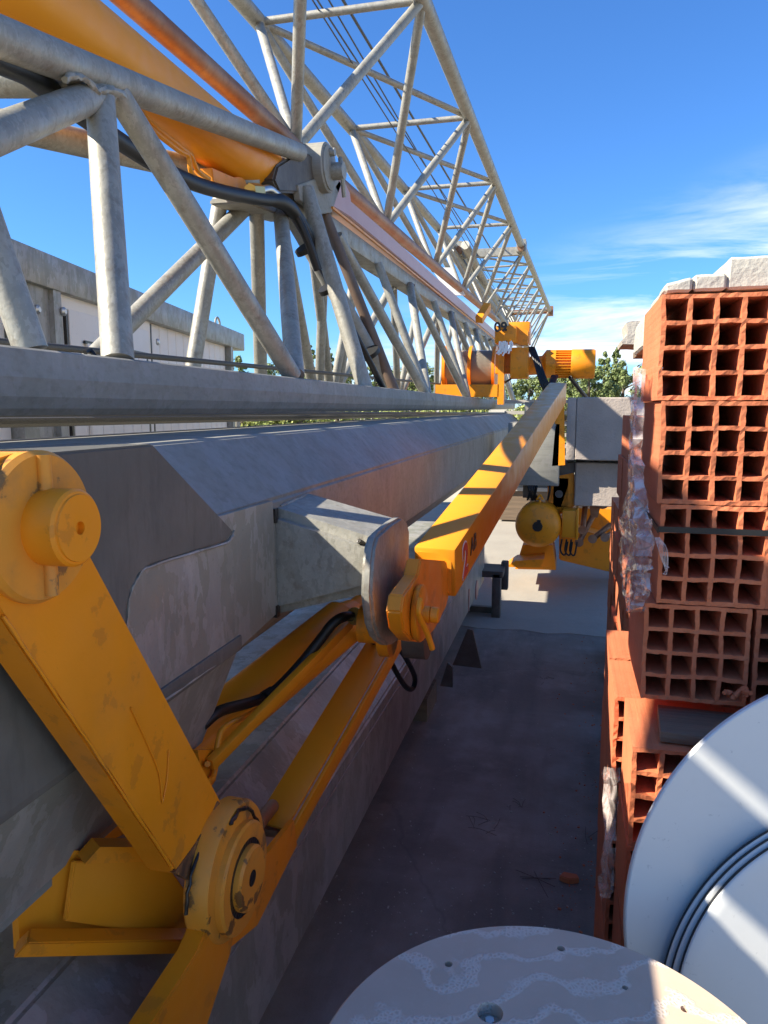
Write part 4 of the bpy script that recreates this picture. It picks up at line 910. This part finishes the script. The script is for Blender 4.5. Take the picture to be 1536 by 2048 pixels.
# crumpled plastic film hanging from the stack
def film(rows, label, amp=.012, seed=0, Xp=.143, nu=8, sub=3):
    m = MB(); bm = m.bm; grid = []; m.keep = True; rnd = random.Random(seed); pl = [rnd.random() for _ in range(nu + 1)]; ph = [rnd.uniform(-.3, .3) for _ in range(nu + 1)]
    R_ = []
    for a, b in zip(rows, rows[1:]):
        for k in range(sub):
            t = k / sub; R_.append([a[i] + (b[i] - a[i]) * t for i in range(3)])
    R_.append(list(rows[-1]))
    for (py, xl, xr) in R_:
        line = []; jl, jr = rnd.uniform(-3, 3), rnd.uniform(-4, 4)
        for u in range(nu + 1):
            px = xl + jl + (xr + jr - xl - jl) * (u + (ph[u] + rnd.uniform(-.15, .15) if 0 < u < nu else 0)) / nu
            p = at(px, py + rnd.uniform(-4, 4), X=Xp)
            k = math.sin(math.pi * u / nu) ** .5
            line.append(bm.verts.new(p + V((-amp * (.25 + .75 * k) * (pl[u] * .75 + rnd.random() * (.15 if py < 1000 else .5) + (u % 2) * .25) - .001, 0, 0))))
        grid.append(line)
    for i in range(len(grid) - 1):
        for j in range(nu):
            a, b, c, d = grid[i][j], grid[i][j + 1], grid[i + 1][j + 1], grid[i + 1][j]
            if j in (0, nu - 1) and rnd.random() < .12: continue
            for f in (((a, b, c), (a, c, d)) if rnd.random() < .5 else ((a, b, d), (b, c, d))): bm.faces.new(f)
    for v in [v for v in bm.verts if not v.link_faces]: bm.verts.remove(v)
    bmesh.ops.subdivide_edges(bm, edges=bm.edges[:], cuts=2, smooth=.35, use_grid_fill=True)
    thing('plastic_film', m, 'plastic_film', label, 'plastic film', smooth=18)
film([(735, 1282, 1296), (800, 1277, 1290), (880, 1272, 1287), (950, 1271, 1292), (1000, 1262, 1303), (1050, 1252, 1308), (1100, 1248, 1312), (1140, 1252, 1309), (1170, 1256, 1305), (1200, 1262, 1300), (1225, 1275, 1288)], 'long crumpled clear plastic film hanging torn down the left side of the near brick stack', .024, 1, .142, nu=9, sub=4)
film([(1130, 1280, 1310), (1160, 1284, 1306), (1190, 1290, 1302)], 'small torn flap of clear plastic film below the long film on the bricks', .01, 4, .135)
film([(1538, 1208, 1243), (1570, 1212, 1240), (1620, 1216, 1238), (1680, 1218, 1238), (1730, 1208, 1236), (1770, 1204, 1234), (1798, 1210, 1225)], 'torn strip of plastic film hanging low beside the walkway, left of the white disc', .012, 9, .095)
m = MB()
for k in range(5): m.path([at(1310 + k * 2, 1075, Y=1.44), at(1318 + k * 4, 1100, Y=1.43), at(1326 + k * 2, 1125 + 5 * k, Y=1.435), at(1338 - k * 3, 1135 + k * 3, Y=1.43)], .0011, 5)
thing('film_shreds', m, 'plastic_film', 'thin shreds of plastic film hanging in front of the near bricks', 'plastic film')
m = MB(); 
for k in range(10):
    q = at(1470 + random.uniform(-12, 20), 1388 + random.uniform(-8, 8), Y=1.43); m.path([q, q + V((random.uniform(-.02, .02), random.uniform(-.02, 0), random.uniform(-.008, .01)))], random.uniform(.003, .007), 6, 0)
thing('brick_rubble', m, 'terracotta', 'broken crumb of terracotta at the foot of the near stack corner', 'brick rubble')

# ================================================================= DISCS
f_ = ROT @ V((0, 0, -1)); WN = -f_                          # the white discs are turned square to the camera, leaning back a little
def onf(px, py, d): r = ROT @ V((px - 768, 1024 - py, -F)); return r * (d / r.dot(f_))
wc = onf(1756, 1850, 1.17); WR = .400
wt = empty('white_disc', (wc.x, wc.y + .1, G), 'big round white plastic disc leaning upright before the bricks, at the right edge', 'disc')
m = MB(); m.lathe([(0, -.012), (WR - .002, -.012), (WR, -.010), (WR, -.002), (WR - .002, 0), (WR - .10, .0), (.20, 0), (0, 0)], wc, WN, 140)
part('disc', m, 'white_plastic', wt)
m = MB(); m.box((wc.x, wc.y + .14, (G + wc.z - WR) / 2 + .02), (.4, .12, abs(G - (wc.z - WR)) + .04), None, .004); m.box((wc.x, wc.y + .16, wc.z - .25), (.3, .04, .6)); part('added_stand', m, 'wood', wt)  # support added under and behind the disc; the image shows none
def lid(px, py, rp, d, label):
    c = onf(px, py, d); r = rp / F * d
    t = empty('round_disc', (c.x, c.y, c.z - r), label, 'disc', 'stacked small white discs')
    m = MB(); m.lathe([(0, -.006), (r - .004, -.006), (r - .001, -.005), (r, -.002), (r - .001, 0), (r - .004, .0012), (r - .02, .0008), (0, .0008)], c, WN, 140); part('disc_face', m, 'white_plastic', t)
    m = MB(); m.lathe([(0, -.0135), (r - .004, -.0135), (r - .002, -.0125), (r - .002, -.0065), (r - .004, -.006), (0, -.006)], c, WN, 140); part('black_rim', m, 'groove_black', t)  # black ring just behind the disc face
lid(1738, 2034, 418, 1.150, 'rearmost of the three smaller round white discs stacked on the big white disc')
lid(1745, 2038, 410, 1.134, 'middle one of the three smaller round white discs stacked on the big white disc')
lid(1752, 2042, 401, 1.118, 'front one of the three smaller round white discs stacked on the big white disc')

bc = V((.012, .737, -.75)); BRd = .279
bt = empty('beige_disc', (bc.x, bc.y, G), 'round beige plastic disc lying flat with frosty streaks and screw holes, nearest the viewer', 'disc')
holes = [(at(1122, 1897, Z=-.75), .0055), (at(897, 1928, Z=-.75), .0055), (at(1370, 2018, Z=-.75), .0055), (at(980, 2025, Z=-.75), .0165), (at(1250, 1975, Z=-.75), .004)]
bm = bmesh.new(); bnd = []
n = 160
ov = [bm.verts.new((bc.x + math.cos(2 * math.pi * k / n) * (BRd - .003), bc.y + math.sin(2 * math.pi * k / n) * (BRd - .003), bc.z)) for k in range(n)]
es = [bm.edges.new((ov[k], ov[(k + 1) % n])) for k in range(n)]
rings = []
for h_, r in holes:
    hv = [bm.verts.new((h_.x + math.cos(2 * math.pi * k / 24) * r, h_.y + math.sin(2 * math.pi * k / 24) * r, bc.z)) for k in range(24)]
    es += [bm.edges.new((hv[k], hv[(k + 1) % 24])) for k in range(24)]; rings.append(hv)
bmesh.ops.triangle_fill(bm, edges=es, use_beauty=True)
for hv in rings:
    lo = [bm.verts.new(v.co - V((0, 0, .02))) for v in hv]
    for k in range(24): bm.faces.new((hv[k], hv[(k + 1) % 24], lo[(k + 1) % 24], lo[k]))
    bm.faces.new(lo)
for ra, za, rb, zb in ((BRd - .003, 0, BRd, -.003), (BRd, -.003, BRd, -.018)):
    A = ov if za == 0 else last
    last = [bm.verts.new((bc.x + math.cos(2 * math.pi * k / n) * rb, bc.y + math.sin(2 * math.pi * k / n) * rb, bc.z + zb)) for k in range(n)]
    for k in range(n): bm.faces.new((A[k], A[(k + 1) % n], last[(k + 1) % n], last[k]))
bm.faces.new(last)
m = MB(); m.bm = bm; top = part('disc_plate', m, 'frosted_plastic', bt)
for (h_, r), nm in zip(holes[:4], ('plug', 'plug', 'plug', 'bolt')):
    m = MB()
    if nm == 'bolt': m.lathe([(0, 0), (.0155, 0), (.0155, .003), (0, .003)], h_ - V((0, 0, .0195)), (0, 0, 1), 24); m.lathe([(0, 0), (.008, 0), (.008, .005), (.006, .007), (0, .007)], h_ - V((0, 0, .0165)), (0, 0, 1), 6)
    else: m.lathe([(0, 0), (r * .95, 0), (r * .8, .003), (0, .003)], h_ - V((0, 0, .0195)), (0, 0, 1), 12)
    part(nm, m, 'bright_steel' if nm == 'bolt' else 'grease', top)
m = MB(); m.lathe([(0, 0), (.22, 0), (.22, -.9), (0, -.9)], bc - V((0, 0, .019)), (0, 0, 1), 48); part('added_support', m, 'dark_steel', bt)  # cylinder added to hold the beige disc up, unseen in the image

# ================================================================= DEBRIS ON THE YARD
def gz(px, py): return at(px, py, Z=G)
q = gz(1138, 1762); m = MB(); m.prism([q + V((-.035, -.01, 0)), q + V((.0, -.022, 0)), q + V((.035, -.008, 0)), q + V((.028, .016, 0)), q + V((-.02, .02, 0))], (0, 0, .022), .003)
thing('brick_shard', m, 'terracotta', 'orange brick shard lying on the dark walkway near the beige disc', 'brick shard')
for k, (x, y, sc_) in enumerate(((1072, 1770, 1), (975, 1660, .8), (905, 1890, 1), (1040, 1610, .7), (1190, 1660, .8), (960, 1645, .8), (1090, 1360, .7), (1000, 1870, .9))):
    m = MB()
    for j in range(4):
        q = gz(x + random.uniform(-20, 20), y + random.uniform(-14, 14)) + V((0, 0, .003)); an_ = random.uniform(0, 6.28); l_ = random.uniform(.02, .085) * sc_
        d_ = V((math.cos(an_), math.sin(an_), 0)) * l_; m.path([q - d_, q + V((random.uniform(-.01, .01), random.uniform(-.01, .01), .004)), q + d_], .0009, 5, 3)
    thing('twigs', m, 'twig', 'small heap of dry twigs on the walkway', 'twigs', 'dry twigs on the walkway')
TW = ['nearest to the brick shard', 'left of the dark round stain', 'close to the rim of the beige disc, at its left', 'just above the brick shard', 'by the plastic strip at the foot of the stack', 'below the dark round stain', 'far up the walkway by the brick stack', 'touching the far rim of the beige disc']
for o in C.objects:
    if o.name.startswith('twigs'): o['label'] = 'dry twigs on the walkway, ' + TW.pop(0)
leafs = MB()
for k in range(900):
    px = random.uniform(560, 1240); py = random.uniform(1250, 1880); q = gz(px, py) + V((0, 0, .002)); s_ = .001 + .0045 * random.random() ** 2
    leafs.box(q, (s_ * random.uniform(1, 2), s_, s_ * .7), Matrix.Rotation(random.uniform(0, 3), 3, 'Z'))
cr = MB()
for k in range(420):
    px = 1242 - abs(random.gauss(0, 60)); py = random.uniform(1180, 1880); q = gz(px, py) + V((0, 0, .002)); s_ = random.uniform(.001, .0075) * random.random() + .001
    cr.box(q, (s_ * random.uniform(1, 2), s_, s_ * .7), Matrix.Rotation(random.uniform(0, 3), 3, 'Z'))
thing('brick_crumbs', cr, 'terracotta', 'orange brick crumbs strewn along the foot of the brick stacks', 'crumbs', kind='stuff')
thing('grit', leafs, 'block_concrete', 'pale grit and crumbs scattered over the dark walkway', 'grit', kind='stuff')

# ================================================================= TREES AND BUSHES
def crown(m, c, rx, rz, n, s_, cone=False, rnd=random):
    bm = m.bm
    cl = []
    for k in range(70):
        a = rnd.uniform(0, 6.28); h = rnd.random()
        rr = rx * ((1 - h) ** .7 if cone else math.sqrt(max(.05, 1 - (2 * h - 1) ** 2))) * rnd.uniform(.35, 1.0)
        cl.append((V((c[0] + math.cos(a) * rr, c[1] + math.sin(a) * rr, c[2] + h * rz)), rnd.uniform(.08, .22) * rx * (1 - .45 * h if cone else 1)))
    for k in range(n):
        p, r = rnd.choice(cl); d = V((rnd.gauss(0, 1), rnd.gauss(0, 1), rnd.gauss(0, .8))).normalized() * r * rnd.uniform(.55, 1.05)
        q = p + d; nrm = (d.normalized() + V((rnd.gauss(0, .5), rnd.gauss(0, .5), rnd.gauss(0, .5) + .3))).normalized()
        u = nrm.orthogonal().normalized(); v = nrm.cross(u); ss = s_ * rnd.uniform(.6, 1.3)
        bm.faces.new([bm.verts.new(q + u * ss * a + v * ss * b * .7) for a, b in ((-1, 0), (0, -1), (1, 0), (0, 1))])
def tree(px, D, ztop, rx, cone, label, nm='pine_tree', cat='tree', mat='pine_leaf', n=2600, ls=.12, grp='trees beyond the yard', zlow=.25):
    rnd = random.Random(int(px * 3 + D))
    base = at(px, 817, Y=D); base.z = G - .05; h = ztop - base.z
    t = empty(nm, base, label, cat, grp)
    m = MB(); m.path([base, base + V((rnd.uniform(-.2, .2), 0, h * .5)), base + V((0, 0, h * .93))], [.16 * rx ** .5, .10, .07, .03], 8, 3)
    for k in range(7):
        a = rnd.uniform(0, 6.28); z = h * rnd.uniform(.3, .8); m.path([base + V((0, 0, z)), base + V((math.cos(a) * rx * .5, math.sin(a) * rx * .5, z + h * .08))], [.05, .02], 6, 0)
    part('trunk', m, 'bark', t)
    m = MB(); m.keep = True; crown(m, (base.x, base.y, base.z + h * zlow), rx, h * (1 - zlow), n, ls, cone, rnd); part('crown', m, mat, t, smooth=None)
tl = [(480, 40, 3.0, 1.3, 1, 'leftmost'), (545, 46, 3.1, 1.6, 0, ''), (605, 50, 3.0, 1.6, 0, ''), (620, 38, 3.3, 1.1, 1, ''), (655, 42, 3.7, 1.1, 1, ''), (700, 46, 3.0, 1.7, 0, ''), (745, 40, 3.4, 1.1, 1, ''), (790, 48, 2.8, 1.9, 0, ''), (840, 44, 3.0, 1.6, 0, ''), (900, 52, 3.0, 2, 0, ''), (960, 50, 3.0, 1.8, 0, ''),
      (1060, 48, 2.2, 1.8, 0, ''), (1110, 44, 2.4, 1.7, 0, ''), (1150, 50, 2.9, 1.8, 0, ''), (1175, 42, 2.6, 1.5, 0, ''), (1205, 46, 3.2, 1.1, 1, ''), (1228, 48, 3.7, 1.0, 1, ''), (1250, 44, 3.0, 1.5, 0, '')]
wh = ['seen just right of the site cabin', 'second from the site cabin', 'third from the cabin, behind the lattice feet', 'slim, behind the lattice feet left of the hose leg', 'tall and slim in the middle of the lattice', 'broad, right of the tall slim one', 'slim, behind the third lattice foot', 'broad, left of the winch drum', 'directly behind the winch drum left end', 'behind the middle of the winch drum', 'behind the right end of the winch drum', 'below the gearbox of the winch', 'just above the end of the yellow folding arm', 'under the winch motor, left part', 'under the winch motor, right part', 'slim, just right of the winch motor', 'tallest slim one right of the winch motor', 'rightmost, against the brick stack']
for (px, D, zt, rx, cone, _), w_ in zip(tl, wh):
    tree(px, D, zt - (0 if cone else .35), rx, cone, 'green tree beyond the yard, ' + w_, 'pine_tree' if cone else 'round_tree', n=8000 if not cone else 5000, ls=.07)
bl = [(470, 19, .18), (520, 20, .12), (570, 20, .16), (620, 21, .10), (670, 22, .12), (730, 24, .05), (800, 26, .0), (870, 28, .1), (940, 28, .1), (1090, 24, .2), (1130, 24, .3)]
bw = ['leftmost, at the cabin corner', 'second from the cabin', 'third from the cabin', 'fourth from the cabin', 'fifth from the cabin', 'sixth from the cabin', 'seventh from the cabin, left of the winch', 'below the left winch frame', 'below the right winch frame', 'behind the rear yellow post', 'left of the ballast block']
for (px, D, zt), w_ in zip(bl, bw):
    tree(px, D, zt, 1.3, 0, 'yellow green bush seen under the lattice chord, ' + w_, 'bush', 'bush', 'bush_leaf', 2600, .06, 'bushes along the yard edge', .05)

# lift everything from eye-relative to ground-relative heights
for o in C.objects:
    if o.parent is None and o.type in ('MESH', 'EMPTY'): o.location.z += H
